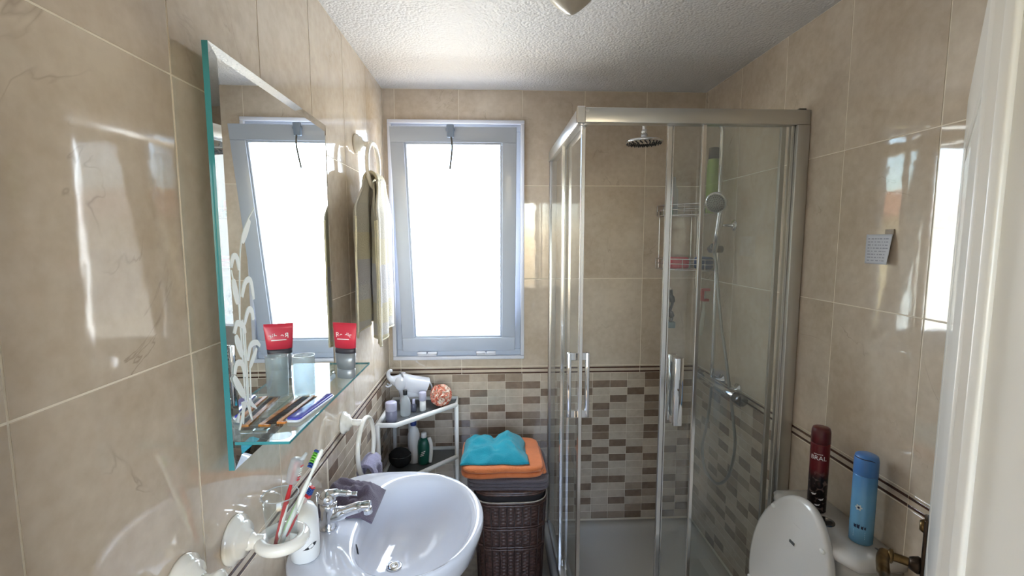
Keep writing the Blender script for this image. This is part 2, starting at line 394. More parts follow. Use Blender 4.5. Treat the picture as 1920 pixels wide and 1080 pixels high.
# big wall tiles
ZR = [1.003, 1.49, 1.99, H]
XJ = [0, .062, .395, .728, 1.061, 1.394, W]
for i in range(len(XJ)-1):
    for k in range(3): wall_piece(wf_, 'far', 'tile', (XJ[i], XJ[i+1], ZR[k], ZR[k+1]), hole=WIN)
LJ = [.42]+[D-.333*k for k in range(6, -1, -1)]
RJ = [.42]+[2.519-.333*k for k in range(6, -1, -1)]+[D]
for J, w, s in ((LJ, wl_, 'left'), (RJ, wr_, 'right')):
    for i in range(len(J)-1):
        for k in range(3): wall_piece(w, s, 'tile', (J[i], J[i+1], ZR[k], ZR[k+1]))
# border band: beige strip with two brown lines, cut at each tile joint
for J, w, s in ((LJ, wl_, 'left'), (RJ, wr_, 'right'), (XJ, wf_, 'far')):
    for i in range(len(J)-1):
        wall_piece(w, s, 'border_tile', (J[i], J[i+1], ZT0, ZT1), gap=.001)
        for z in (.966, .990): wall_piece(w, s, 'border_line', (J[i], J[i+1], z-.0052, z+.0052), depth=.006, mat=BROWN, gap=.0012, proud=.0012)
# plain lower tiles outside the mosaic zones
YML, YMR = 1.56, 1.72
for J, w, s, lim in ((LJ, wl_, 'left', YML), (RJ, wr_, 'right', YMR)):
    for i in range(len(J)-1):
        a0, a1 = J[i], min(J[i+1], lim)
        if a1-a0 > .02:
            for z0, z1 in ((.46, ZT0), (0, .46)): wall_piece(w, s, 'tile', (a0, a1, z0, z1))
# mosaic: brick-shaped pieces in straight columns
PX, PZ, X0, Z0 = .0985, .0433, 1.128, .959
DARK = {0: [1, 4, 7, 8, 10, 14], 1: [1, 3, 6, 9, 11, 14, 17], 2: [2, 10, 16, 19], 3: [0, 3, 5, 7, 8, 11, 13, 15, 18], 4: [2, 6, 10, 14, 17, 19],
        5: [1, 4, 7, 9, 15, 16, 18], -1: [2, 6, 9, 11, 15, 17], -6: [0, 4, 7, 11], -5: [1, 5, 10], -4: [1, 3, 6, 9], -7: [2, 5, 9], -8: [3, 6, 8], -3: [2, 6, 9, 13], -2: [4, 8, 11, 14, 18],
        -9: [5, 9], -10: [6, 1], -11: [3, 7]}
MID = {0: [5, 12], 1: [19], 2: [18], 3: [1, 16], 5: [12], -1: [1], -5: [8, 0], -4: [8], -7: [8], -3: [8]}
hid = MB(); nrow = 22
for k in range(-12, 7):
    x0, x1 = max(X0+PX*k, .0), min(X0+PX*(k+1), W)
    if x1-x0 < .02: continue
    for r in range(nrow):
        z1 = Z0-PZ*r; z0 = max(z1-PZ, 0)
        if z1-z0 < .01: continue
        if x0 > .84 and r > 19: continue                     # behind the shower tray
        m = MOS_D if r in DARK.get(k, []) else MOS_M if r in MID.get(k, []) or random.random() < .10 else MOS_L
        if k > 5 and random.random() < .3: m = MOS_D
        if x1 < .86 and r > 8:
            hid.box(x0+.001, x1-.001, D-.0005, D+.006, z0+.001, z1-.001, mi=0 if m == MOS_L else 1 if m == MOS_M else 2); continue
        wall_piece(wf_, 'far', 'mosaic_tile', (x0, x1, z0, z1), mat=m, gap=.0008)
part('mosaic_tiles_behind_hamper', hid, [MOS_L, MOS_M, MOS_D], wf_, kind='stuff')
rs = random.Random(11)
def rand_mosaic(w, s, a_lo, zmin):
    n = int((D-a_lo)/PX)+1; prev = {}
    for k in range(n):
        a1 = D-PX*k; a0 = max(a1-PX, a_lo); last = -9
        if a1-a0 < .02: continue
        for r in range(nrow):
            z1 = Z0-PZ*r; z0 = max(z1-PZ, 0)
            if z1-z0 < .01 or z0 < zmin: continue
            q = rs.random(); m = MOS_L
            if r-last >= 2 and q < .34 and (k-1, r) not in prev: m = MOS_D; last = r; prev[(k, r)] = 1
            elif q > .9: m = MOS_M
            wall_piece(w, s, 'mosaic_tile', (a0, a1, z0, z1), mat=m, gap=.0008)
rand_mosaic(wr_, 'right', YMR, .07); rand_mosaic(wl_, 'left', YML, 0)

# ------------------------------------------------------------------ window
win = thing('window_1', (.382, D, 1.05), 'white framed bottom-hung window with frosted glass, tilted inwards', 'window', kind='structure')
FX0, FX1, FZ0, FZ1 = .026, .739, 1.050, 2.323
def frame_bar(r, y0, y1, name, bev=.003, parent=win, mat=PVC): part(name, MB().box(r[0], r[1], y0, y1, r[2], r[3], bev, seg=2), mat, parent)
for r in ((FX0, FX1, FZ1-.020, FZ1), (FX0, FX1, FZ0, FZ0+.020), (FX0, FX0+.020, FZ0+.0201, FZ1-.0201), (FX1-.020, FX1, FZ0+.0201, FZ1-.0201)): frame_bar(r, D-.026, D+.006, 'casing', mat=CASING)
for r in ((FX0+.0201, FX1-.0201, FZ1-.055, FZ1-.0201), (FX0+.0201, FX1-.0201, FZ0+.0201, FZ0+.055), (FX0+.0201, FX0+.055, FZ0+.0551, FZ1-.0551), (FX1-.055, FX1-.0201, FZ0+.0551, FZ1-.0551)): frame_bar(r, D-.010, D+.06, 'frame_bar')
SX = Matrix(((1, 0, 0, 0), (0, -math.cos(TILT), -math.sin(TILT), SY), (0, -math.sin(TILT), math.cos(TILT), SZ), (0, 0, 0, 1)))  # local: x, towards room, up the sash
sash = part('sash', MB(SX).box(.084, .686, -.045, .012, .0, .078, .003, seg=2).box(.084, .686, -.045, .012, 1.078, 1.150, .003, seg=2).box(.084, .150, -.045, .012, .078, 1.078, .003, seg=2).box(.616, .686, -.045, .012, .078, 1.078, .003, seg=2), PVC, win)
mb = MB(SX)
for a in ((.150, .616, .078, .088), (.150, .616, 1.068, 1.078), (.150, .160, .088, 1.068), (.606, .616, .088, 1.068)): mb.box(a[0], a[1], -.03, .006, a[2], a[3], .002)
part('glazing_bead', mb, PVC, sash)
part('pane', MB(SX).box(.156, .610, -.022, -.016, .084, 1.072), FROST, sash, label='bright frosted window pane')
lt = part('latch', MB(SX).box(.355, .388, .010, .034, 1.100, 1.160, .004, seg=2).cyl((.350, .022, 1.135), (.393, .022, 1.135), .007), plain('latch_grey', srgb(140, 156, 180), .4), sash)
part('cord', MB(SX).tube(bez([(.375, .030, 1.105), (.379, .036, 1.06), (.374, .038, 1.01), (.366, .042, .955)], 6), .0042, 8), plain('cord_grey', srgb(84, 82, 78), .8), sash)
for x in (.215, .53):
    part('hinge', MB().box(x-.052, x+.052, D-.060, D-.0085, 1.080, 1.094, .003, seg=2).cyl((x-.052, D-.060, 1.096), (x-.003, D-.060, 1.096), .0085).cyl((x+.003, D-.060, 1.096), (x+.052, D-.060, 1.096), .0085), CASING, win)
part('sill', MB().box(FX0+.03, FX1-.03, D+.055, D+.26, FZ0+.015, FZ0+.035, .003), PVC, win)
# the neighbouring house seen past the open sash (in the reflections of the tiles)
hs = thing('neighbour_house', (-3.5, 16, -3), 'sunlit cream house with tiled roof outside window', 'house')
part('house_wall', MB().box(-14, 16, 16, 22, -6, 2.5), plain('sunlit_cream_render', srgb(226, 206, 164), .9, var=.1, vscale=2), hs)
part('house_roof', MB().poly([(15.4, 2.5), (22.4, 2.5), (19, 3.7)], lambda a, b_, d: (d, a, b_), -14.5, 16.5), plain('clay_roof', srgb(190, 124, 88), .9, var=.3, vscale=6), hs)
for x in (-10, -6, -2, 2, 6, 10):
    wf2 = part('window', MB().box(x-.7, x+.7, 15.93, 16.05, -.6, 1.4, .02), PVC, hs)
    part('window_pane', MB().box(x-.6, x+.6, 15.90, 15.95, -.5, 1.3), plain('dark_pane', srgb(60, 70, 80), .1) if 'dark_pane' not in MATS else MATS['dark_pane'], wf2)
obj('ground', MB().box(-40, 40, D+.3, 40, -6.2, -6), plain('ground_outside', srgb(200, 190, 168), .95), kind='structure', label='pale ground outside the house', cat='ground')

# ------------------------------------------------------------------ doorway: jamb, casing, open leaf with bronze handle
dj = thing('door_1', (HX1, NY1, 0), 'white door frame the camera looks through', 'door frame', kind='structure')
for x0, x1 in ((HX1, HX1+.022), (HX0-.022, HX0)):
    part('jamb', MB().box(x0, x1, NY0-.012, NY1+.004, 0, HZ+.02, .002), PAINT, dj)
part('jamb', MB().box(HX0, HX1, NY0-.012, NY1+.004, HZ, HZ+.022, .002), PAINT, dj)
part('stop_bead', MB().box(HX1-.006, HX1+.002, NY1-.022, NY1-.010, 0, HZ, .003, seg=3), PAINT, dj)
for x0, x1 in ((HX1+.004, HX1+.074), (HX0-.074, HX0-.004)):
    part('architrave', MB().box(x0, x1, NY1, NY1+.012, 0, HZ+.07, .003, seg=2), PAINT, dj)
part('architrave', MB().box(HX0-.003, HX1+.003, NY1, NY1+.012, HZ+.005, HZ+.07, .003, seg=2), PAINT, dj)
for x0, x1 in ((HX1+.004, HX1+.074), (HX0-.074, HX0-.004)): part('architrave', MB().box(x0, x1, NY0-.014, NY0, 0, HZ+.07, .003, seg=2), PAINT, dj)
hin = Vector((HX1+.016, NY1+.016, 0)); fre = Vector((1.586, 1.000, 0)); dv = (fre-hin); LW = dv.length; dv.normalize(); nv = Vector((-dv.y, dv.x, 0))
LX = Matrix(((dv.x, nv.x, 0, hin.x), (dv.y, nv.y, 0, hin.y), (0, 0, 1, 0), (0, 0, 0, 1)))   # local: along leaf, out of visible face, up
leaf = thing('door_leaf', hin, 'white panelled door standing open with dark bronze lever handle', 'door')
part('leaf_core', MB(LX).box(0, LW, -.038, -.004, .008, 2.0, .002), PAINT, leaf)
for a in ((0, .11, .008, 2.0), (LW-.11, LW, .008, 2.0)): part('stile', MB(LX).box(a[0], a[1], -.006, 0, a[2], a[3], .002), PAINT, leaf)
for z0, z1 in ((.008, .22), (.86, 1.02), (1.88, 2.0)): part('rail', MB(LX).box(.1101, LW-.1101, -.006, 0, z0, z1, .002), PAINT, leaf)
for z0, z1 in ((.22, .86), (1.02, 1.88)):
    part('panel', MB(LX).box(.135, LW-.135, -.008, -.001, z0+.03, z1-.03, .004, seg=2), PAINT, leaf)
hp = part('handle_plate', MB(LX).box(LW-.060, LW-.020, -.001, .007, .845, 1.066, .003, seg=2), BRONZED, leaf, label='dark bronze back plate')
part('plate_cap', MB(LX).cyl((LW-.04, .006, 1.044), (LW-.04, .015, 1.044), .016, .012), BRONZE, hp)
part('boss', MB(LX).lathe([(.018, 0), (.02, .006), (.016, .016), (.0125, .022)], (LW-.04, .006, .945), (0, 1, 0)), BRONZED, hp)
part('lever', MB(LX).tube(bez([(LW-.04, .022, .945), (LW-.04, .05, .9455), (LW-.042, .066, .945)], 5), .010, 14).lathe([(.012, 0), (.017, .003), (.017, .009), (.013, .012)], (LW-.04, .055, .945), (0, 1, 0), 18).tube(bez([(LW-.040, .072, .947), (LW-.07, .074, .943), (LW-.12, .068, .938), (LW-.165, .062, .944)], 6), [.0135]*12+[.011]*7, 14), BRONZE, hp, label='aged brass lever')
part('key_rose', MB(LX).cyl((LW-.04, .006, .88), (LW-.04, .011, .88), .009), BRONZE, hp)

# ------------------------------------------------------------------ ceiling lamp
lp = thing('ceiling_lamp', (.79, 1.36, H), 'unlit ceiling lamp with pointed satin glass bowl', 'lamp')
part('canopy', MB().lathe([(.03, -.03), (.055, -.022), (.06, -.004), (.06, .002)], (.79, 1.36, H)), BRONZE, lp)
part('shade', MB().lathe([(.0006, .0), (.012, .005), (.03, .018), (.052, .037), (.075, .062), (.09, .088), (.096, .112), (.09, .13), (.06, .14)], (.785, 1.36, 2.319), n=36), plain('satin_lamp_glass', srgb(176, 168, 152), .3, coat=.3), lp, label='pointed satin glass shade')

# ------------------------------------------------------------------ shower tray
TX0, TY0, TZ = .850, 1.660, .085
tray = thing('shower_tray', (1.28, 2.1, 0), 'white low shower tray inside the glass enclosure', 'shower tray')
def rrect(x0, x1, y0, y1, r, n=6):
    o = []
    for cx, cy, a in ((x1-r, y1-r, 0), (x0+r, y1-r, PI/2), (x0+r, y0+r, PI), (x1-r, y0+r, 1.5*PI)):
        o += [(cx+r*math.cos(a+PI/2*i/n), cy+r*math.sin(a+PI/2*i/n)) for i in range(n+1)]
    return o
def rr(x0, x1, y0, y1, r, z): return [Vector((a, b_, z)) for a, b_ in rrect(x0, x1, y0, y1, r)]
X1, Y1 = W-.001, D-.001
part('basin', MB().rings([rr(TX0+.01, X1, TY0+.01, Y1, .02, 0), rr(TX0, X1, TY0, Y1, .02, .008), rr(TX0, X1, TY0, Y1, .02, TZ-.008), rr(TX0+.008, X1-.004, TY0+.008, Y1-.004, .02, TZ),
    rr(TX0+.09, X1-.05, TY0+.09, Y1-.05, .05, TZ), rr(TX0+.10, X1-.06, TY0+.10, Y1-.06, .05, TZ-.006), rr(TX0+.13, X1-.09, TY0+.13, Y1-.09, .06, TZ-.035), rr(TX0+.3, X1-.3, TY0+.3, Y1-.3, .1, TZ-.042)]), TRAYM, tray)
part('drain', MB().lathe([(.045, 0), (.045, .003), (.038, .005), (.0, .005)], (1.28, 2.08, TZ-.043), cap=False), CHROME, tray)

# ------------------------------------------------------------------ shower enclosure (two runs of sliding glass)
EX, EY, EZ0, EZ1 = .889, 1.712, TZ, 2.165
enc = thing('shower_enclosure', (1.3, 2.1, TZ), 'corner shower enclosure of clear glass in satin aluminium frame', 'shower screen')
part('top_rail', MB().box(EX-.020, W-.002, EY-.022, EY+.022, 2.112, EZ1, .003, seg=2), ALU, enc)
part('top_rail', MB().box(EX-.020, EX+.024, EY+.0221, D-.002, 2.112, EZ1, .003, seg=2), ALU, enc)
part('corner_joint', MB().box(EX-.024, EX+.006, EY-.026, EY+.004, 2.108, EZ1+.003, .003).box(EX-.002, EX+.018, EY-.0245, EY-.0215, 2.15, 2.155), ALUB, enc)
part('end_cap', MB().box(1.668, 1.694, EY-.02, EY+.02, EZ1, EZ1+.004), BLACK, enc)
part('bottom_rail', MB().box(EX-.016, W-.002, EY-.018, EY+.018, EZ0, EZ0+.032, .003, seg=2), ALU, enc)
part('bottom_rail', MB().box(EX-.016, EX+.020, EY+.0181, D-.002, EZ0, EZ0+.032, .003, seg=2), ALU, enc)
part('wall_profile', MB().box(1.664, W-.002, EY-.024, EY+.010, EZ0, 2.112, .003, seg=2).box(1.652, 1.664, EY-.008, EY+.012, EZ0, 2.112, .002), ALU, enc)
part('wall_profile', MB().box(EX-.016, EX+.020, D-.042, D-.001, EZ0, 2.112, .003, seg=2), ALU, enc)
# fixed panels
fp = part('fixed_panel', MB().box(1.332, 1.656, EY-.010, EY-.004, EZ0+.03, 2.114), GLASS, enc)
part('edge_stile', MB().box(1.322, 1.337, EY-.014, EY+.000, EZ0+.03, 2.112, .002), ALUB, fp)
fp = part('fixed_panel', MB().box(EX-.010, EX-.004, 2.110, 2.510, EZ0+.03, 2.114), GLASS, enc)
part('edge_stile', MB().box(EX-.014, EX, 2.100, 2.116, EZ0+.03, 2.112, .002), ALUB, fp)
# sliding doors: front one pushed open to the right, side one closed to the corner
def slider(front):
    a0, a1 = (1.202, 1.640) if front else (1.742, 2.190)
    bx = (lambda p, q, d0, d1, z0, z1, bv=.0015: MB().box(p, q, EY+d0, EY+d1, z0, z1, bv)) if front else (lambda p, q, d0, d1, z0, z1, bv=.0015: MB().box(EX+d0, EX+d1, p, q, z0, z1, bv))
    dr = part('sliding_door', bx(a0+.01, a1-.01, .008, .014, EZ0+.034, 2.112, 0), GLASS, enc)
    part('door_stile', bx(a0, a0+.017, .004, .018, EZ0+.034, 2.113), ALUB, dr)
    part('seal_strip', bx(a0+.019, a0+.023, .0035, .0185, EZ0+.034, 2.113, .0005), ALUB, dr)
    part('door_stile', bx(a1-.018, a1, .004, .018, EZ0+.034, 2.113), ALU, dr)
    for q in (a0+.05, a1-.05): part('roller', bx(q-.018, q+.018, .002, .022, EZ0+.034, EZ0+.070, .003), ALUB, dr)
    h0 = a0+.040
    if front:
        part('handle', MB().box(h0, h0+.034, EY-.034, EY-.018, 1.000, 1.262, .003, seg=2).box(h0+.006, h0+.028, EY-.020, EY+.010, 1.236, 1.262, .002).box(h0+.006, h0+.028, EY-.020, EY+.010, 1.000, 1.026, .002), CHROME, dr, label='chrome D-shaped door handle')
        part('handle', MB().box(h0, h0+.034, EY+.030, EY+.046, 1.000, 1.262, .003, seg=2).box(h0+.006, h0+.028, EY+.013, EY+.032, 1.236, 1.262, .002).box(h0+.006, h0+.028, EY+.013, EY+.032, 1.000, 1.026, .002), CHROME, dr)
    else:
        for sx in (-1, 1):
            c0 = EX+.011+sx*.036
            part('handle', MB().box(c0-.008, c0+.008, h0, h0+.02, 1.000, 1.262, .003, seg=2).box(min(c0, EX+.011), max(c0, EX+.011), h0+.001, h0+.019, 1.232, 1.262, .002).box(min(c0, EX+.011), max(c0, EX+.011), h0+.001, h0+.019, 1.000, 1.030, .002), CHROME, dr)
slider(True); slider(False)

# ------------------------------------------------------------------ shower column on the right wall
RX, RY = 1.664, 2.250
col = thing('shower_column', (RX, RY, 1.0), 'chrome shower column with rain head and thermostatic mixer bar', 'shower column')
part('riser_pipe', MB().tube(bez([(RX, RY, 1.0), (RX, RY, 1.6), (RX, RY, 2.21)], 4)[:-1]+bez([(RX, RY, 2.21), (RX-.014, RY, 2.252), (RX-.06, RY, 2.268), (1.34, RY, 2.268), (1.30, RY, 2.262), (1.287, RY, 2.242), (1.286, RY, 2.212)], 6), .011, 14), CHROME, col)
part('shower_head', MB().lathe([(.010, .055), (.013, .054), (.015, .040), (.011, .038), (.017, .034), (.020, .022), (.020, .014), (.030, .010), (.078, .006), (.089, .002), (.089, -.006), (.083, -.009)], (1.286, RY, 2.163), n=40), CHROME, col, label='round chrome rain shower head')
nz = MB()
for q in range(3, 9):
    for t in range(q*3): nz.cyl((1.286+.0098*q*math.cos(2*PI*t/(q*3)), RY+.0098*q*math.sin(2*PI*t/(q*3)), 2.155), (1.286+.0098*q*math.cos(2*PI*t/(q*3)), RY+.0098*q*math.sin(2*PI*t/(q*3)), 2.150), .0028, n=6)
part('nozzles', nz, BLACK, col)
for z in (1.769,):
    part('wall_bracket', MB().lathe([(.026, 0), (.026, .004), (.018, .010), (.008, .014), (.006, .05)], (W+.001, RY-.055, z), (-1, 0, 0)).tube([(W-.045, RY-.055, z), (RX+.01, RY-.03, z), (RX, RY, z)], .006, 10), CHROME, col)
mx = part('mixer_bar', MB().cyl((1.652, 1.985, 1.000), (1.652, 2.345, 1.000), .023, n=24), CHROME, col, label='chrome thermostatic mixer bar')
for y in (2.09, 2.24): part('wall_union', MB().lathe([(.033, 0), (.032, .006), (.016, .014), (.014, .05)], (W+.001, y, 1.000), (-1, 0, 0)), CHROME, mx)
for y0, y1 in ((1.940, 1.990), (2.340, 2.385)): part('knob', MB().cyl((1.652, y0, 1.000), (1.652, y1, 1.000), .0265, n=10), DCHROME, mx)
part('slider_bracket', MB().cyl((RX-.045, RY-.006, 1.655), (RX+.02, RY-.006, 1.655), .017).cyl((RX-.045, RY-.012, 1.655), (RX-.045, RY-.05, 1.672), .014), DCHROME, col)
hsd = thing('hand_shower', (1.62, 2.205, 1.66), 'chrome hand shower in slider with hose looping down', 'hand shower')
hd0, hd1 = Vector((1.622, 2.195, 1.64)), Vector((1.628, 2.155, 1.845))
part('handle', MB().tube([hd0, hd0.lerp(hd1, .5), hd0.lerp(hd1, .86), hd1], [.012, .0155, .017, .019], 16), CHROME, hsd)
ax = Vector((-.62, -.62, -.34))
hdc = Vector((1.600, 2.150, 1.872))
part('spray_head', MB().lathe([(.012, -.034), (.03, -.028), (.046, -.016), (.050, -.004), (.050, .006), (.045, .010)], hdc, ax, 32), CHROME, hsd)
nz = MB(); q0 = Vector((0, 0, 1)).rotation_difference(ax.normalized())
nz.lathe([(.043, .0092), (.043, .0112), (.0, .0112)], hdc, ax, 32, cap=False)
fp_ = part('spray_face', nz, plain('grey_rubber', srgb(132, 134, 130), .4), hsd)
nz = MB()
for q in range(1, 5):
    for t in range(q*6):
        p = hdc+q0@Vector((.0092*q*math.cos(t*2*PI/(q*6)), .0092*q*math.sin(t*2*PI/(q*6)), .011)); nz.cyl(p, p+ax.normalized()*.002, .0030, n=6)
part('nozzles', nz, plain('dark_rubber', srgb(48, 50, 50), .5), fp_)
hose = bez([hd0, (1.63, 2.185, 1.574), (1.645, 2.150, 1.327), (1.66, 2.09, 1.083), (1.664, 2.03, .879), (1.664, 2.005, .761), (1.66, 2.04, .609), (1.658, 2.14, .515), (1.658, 2.262, .522), (1.657, 2.305, .616), (1.655, 2.262, .782), (1.652, 2.235, .90), (1.652, 2.228, .978)], 26)
part('hose', MB().tube(hose, [.0074 if i % 2 else .0062 for i in range(len(hose))], 10), plain('steel_hose', srgb(150, 150, 148), .3, metal=1.), hsd, label='ribbed steel shower hose')

# ------------------------------------------------------------------ corner wire caddy with its contents
cad = thing('shower_caddy', (1.6, 2.46, 1.54), 'chrome wire corner caddy with two baskets inside shower', 'shower caddy')
def basket(z):
    pth = [(1.462, D-.012, z), (1.466, 2.455, z), (1.55, 2.39, z), (1.635, 2.315, z), (W-.012, 2.298, z), (W-.012, D-.012, z)]
    for dz, r in ((0., .0026), (.03, .0020), (.055, .0024)):
        part('wire_rail', MB().tube([Vector(p)+Vector((0, 0, dz)) for p in pth], r, 8, closed=True), CHROME, cad)
    m = MB()
    for i in range(11):
        x = 1.474+i*.022; m.tube([(x, D-.012, z), (x, 2.452-.145*min(1, (x-1.474)/.17), z)], .0014, 6)
    tag(part('wire_base', m, CHROME, cad), kind='stuff')
    for p in pth[:5]: part('wire_upright', MB().tube([p, Vector(p)+Vector((0, 0, .055))], .0018, 6), CHROME, cad)
basket(1.545); basket(1.828)
for x in (1.478, 1.535, 1.655, 1.69): part('support_wire', MB().tube(bez([(x, D-.010, 1.42 if x in (1.535, 1.69) else 1.54), (x, D-.010, 1.62), (x, D-.008, 1.86)], 4), .0026, 8), CHROME, cad)
for x in (1.535, 1.69): part('hook', MB().tube(bez([(x, D-.010, 1.43), (x, D-.03, 1.418), (x, D-.05, 1.425), (x, D-.052, 1.445)], 5), .0024, 8), CHROME, cad)
def bottle(name, x, y, z, prof, mat, label, cat='bottle', cap=None, capm=None, sx=1., sy=1., group=None, capname='cap'):
    t = thing(name, (x, y, z), label, cat, group)
    part('body', MB().lathe(prof, (x, y, z), n=28, sx=sx, sy=sy), mat, t)
    if cap: part(capname, MB().lathe(cap, (x, y, z), n=24, sx=sx if sx == sy else 1, sy=1), capm, t)
    return t
GREENB = plain('lime_bottle', srgb(150, 186, 84), .35)
bottle('shampoo_bottle', 1.668, 2.338, 1.833, [(.026, 0), (.030, .006), (.031, .16), (.029, .235), (.026, .262), (.020, .268)], GREENB, 'lime green shampoo bottle with black cap on upper wire basket', 'bottle', [(.019, .266), (.024, .268), (.024, .318), (.022, .321)], BLACK)
bottle('shower_gel_bottle', 1.505, 2.482, 1.833, [(.018, 0), (.020, .004), (.020, .036), (.018, .038)], plain('green_plastic', srgb(40, 120, 96), .4), 'small bottle with red top and green base in upper wire basket', 'bottle', [(.017, .037), (.019, .039), (.019, .092), (.016, .096)], plain('red_plastic', srgb(192, 52, 48), .4))
bottle('tall_bottle', 1.535, 2.500, 1.833, [(.020, 0), (.023, .006), (.023, .13), (.012, .155), (.009, .19), (.007, .2)], CLOUDY, 'tall clear pump bottle in upper wire basket', 'bottle')
obj('sponge', MB().box(1.505, 1.606, 2.428, 2.50, 1.5495, 1.610, .014, seg=3), plain('red_sponge', srgb(206, 62, 78), .9, bmp=.6, bscale=200), label='red bath sponge in lower wire basket', cat='sponge')
obj('sponge', MB().box(1.618, 1.694, 2.335, 2.42, 1.5495, 1.614, .016, seg=3), plain('blue_sponge', srgb(62, 84, 130), .9, bmp=.6, bscale=200), label='blue bath sponge in lower wire basket', cat='sponge')
rz = thing('razor', (1.54, D-.05, 1.22), 'dark razor hanging from left hook of wire caddy', 'razor')
part('handle', MB().tube(bez([(1.535, D-.052, 1.432), (1.539, D-.052, 1.40), (1.546, D-.054, 1.36), (1.536, D-.05, 1.315), (1.545, D-.054, 1.28), (1.536, D-.054, 1.255)], 6), [.010]*7+[.015]*5+[.008]*7+[.016]*5+[.009]*7, 12), BLACK, rz)
part('razor_head', MB().box(1.522, 1.562, D-.070, D-.040, 1.222, 1.256, .004, seg=2), plain('grey_blue_plastic', srgb(110, 132, 138), .4), rz)
br = thing('back_brush', (1.68, D-.05, 1.18), 'white and red brush hanging from right hook of wire caddy', 'brush')
part('handle', MB().tube(bez([(1.678, 2.40, 1.39), (1.676, 2.40, 1.32), (1.669, 2.40, 1.26), (1.66, 2.40, 1.20)], 6), [.007]*6+[.010]*6+[.013]*7, 12, mi=0).tube([(1.69, D-.052, 1.432), (1.688, 2.45, 1.44), (1.682, 2.402, 1.43), (1.678, 2.40, 1.38)], .004, 8), plain('white_brush', srgb(214, 214, 200), .4), br)
part('brush_head', MB().box(1.661, 1.672, 2.385, 2.411, 1.385, 1.442, .003).box(1.661, 1.703, 2.385, 2.411, 1.434, 1.448, .003).box(1.661, 1.700, 2.385, 2.411, 1.380, 1.393, .003), MATS['red_plastic'], br)

# ------------------------------------------------------------------ mirror with bevel, etched reeds
MX, MY0, MY1, MZ0, MZ1 = .040, .937, 1.592, 1.234, 2.070
mir = thing('mirror', (MX, 1.26, MZ0), 'tall frameless wall mirror with bulrushes frosted on its glass', 'mirror')
part('backing', MB().box(.0005, .0125, MY0+.05, MY1-.05, MZ0+.05, MZ1-.05), plain('backing_board', srgb(80, 70, 60), .8), mir)
bw = .023
def mx_(y): return MX-.015*(y-MY0)
o4 = [(MY0, MZ0), (MY1, MZ0), (MY1, MZ1), (MY0, MZ1)]; i4 = [(MY0+bw, MZ0+bw), (MY1-bw, MZ0+bw), (MY1-bw, MZ1-bw), (MY0+bw, MZ1-bw)]
mb = MB(); mb.add([(mx_(a), a, b_) for a, b_ in i4], [(0, 1, 2, 3)]); part('plate', mb, MIRROR, mir)
mb = MB(); mb.add([(mx_(a)-.0035, a, b_) for a, b_ in o4]+[(mx_(a), a, b_) for a, b_ in i4], [(j, (j+1) % 4, 4+(j+1) % 4, 4+j) for j in range(4)]); part('bevel', mb, MIRROR, mir)
mb = MB(); mb.add([(mx_(a)-.0036, a, b_) for a, b_ in o4]+[(mx_(a)-.0150, a, b_) for a, b_ in o4], [(j, (j+1) % 4, 4+(j+1) % 4, 4+j) for j in range(4)]+[(4, 5, 6, 7)]); part('glass_edge', mb, TEAL, mir, label='teal glass edge')
arcs = [[(0.963, 1.646), (0.974, 1.667), (0.988, 1.664), (0.994, 1.639)], [(0.999, 1.582), (1.015, 1.611), (1.038, 1.613), (1.048, 1.571)], [(1.002, 1.524), (1.021, 1.551), (1.036, 1.547), (1.042, 1.527)], [(0.961, 1.512), (0.972, 1.531), (0.995, 1.522), (1.004, 1.504)], [(1.007, 1.444), (1.022, 1.473), (1.048, 1.475), (1.064, 1.463)], [(1.015, 1.427), (1.048, 1.462)], [(0.952, 1.43), (0.962, 1.449), (0.984, 1.443), (0.992, 1.414)]]
fats = [[(1.012, 1.695), (1.049, 1.744)], [(0.969, 1.622), (0.98, 1.57)], [(0.965, 1.507), (0.986, 1.459)], [(0.947, 1.427), (0.985, 1.372)]]
stems = [[(0.984, 1.527), (1.008, 1.695), (1.073, 1.772)], [(0.985, 1.569), (0.988, 1.361)], [(0.994, 1.535), (0.997, 1.357)], [(1.002, 1.524), (1.002, 1.356)], [(1.015, 1.432), (1.011, 1.353)], [(0.963, 1.641), (0.987, 1.555)]]
bases = [[(0.952, 1.329), (0.961, 1.345)], [(0.988, 1.361), (0.958, 1.310)], [(0.997, 1.357), (1.011, 1.312)], [(0.979, 1.364), (0.974, 1.317)], [(1.002, 1.356), (1.033, 1.329)]]
def ribbon(mb, pts, w):
    p = bez([(mx_(a)+.0004, a, b_) for a, b_ in pts], 8); m = len(p); L = []; R = []
    for i, q in enumerate(p):
        t = (p[min(i+1, m-1)]-p[max(i-1, 0)]).normalized(); nn = Vector((0, -t.z, t.y)); k = w(i/(m-1))
        L.append(q+nn*k); R.append(q-nn*k)
    up_ = Vector((.0006, 0, 0)); rs_ = [[a, b_, b_+up_, a+up_] for a, b_ in zip(L, R)]
    mb.rings(rs_, 0, False)
for grp, nm, w in ((arcs, 'etched_leaf', lambda t: .0065*(.35+.65*math.sin(PI*min(1, t*.8+.12)))), (fats, 'etched_bulrush', lambda t: .0085*max(.2, math.sin(PI*(.08+.84*t)))**.5), (stems, 'etched_stem', lambda t: .0013), (bases, 'etched_tuft', lambda t: .006*(1-t*.8))):
    for pts in grp:
        mb = MB(); ribbon(mb, pts, w); part(nm, mb, ETCH, mir)

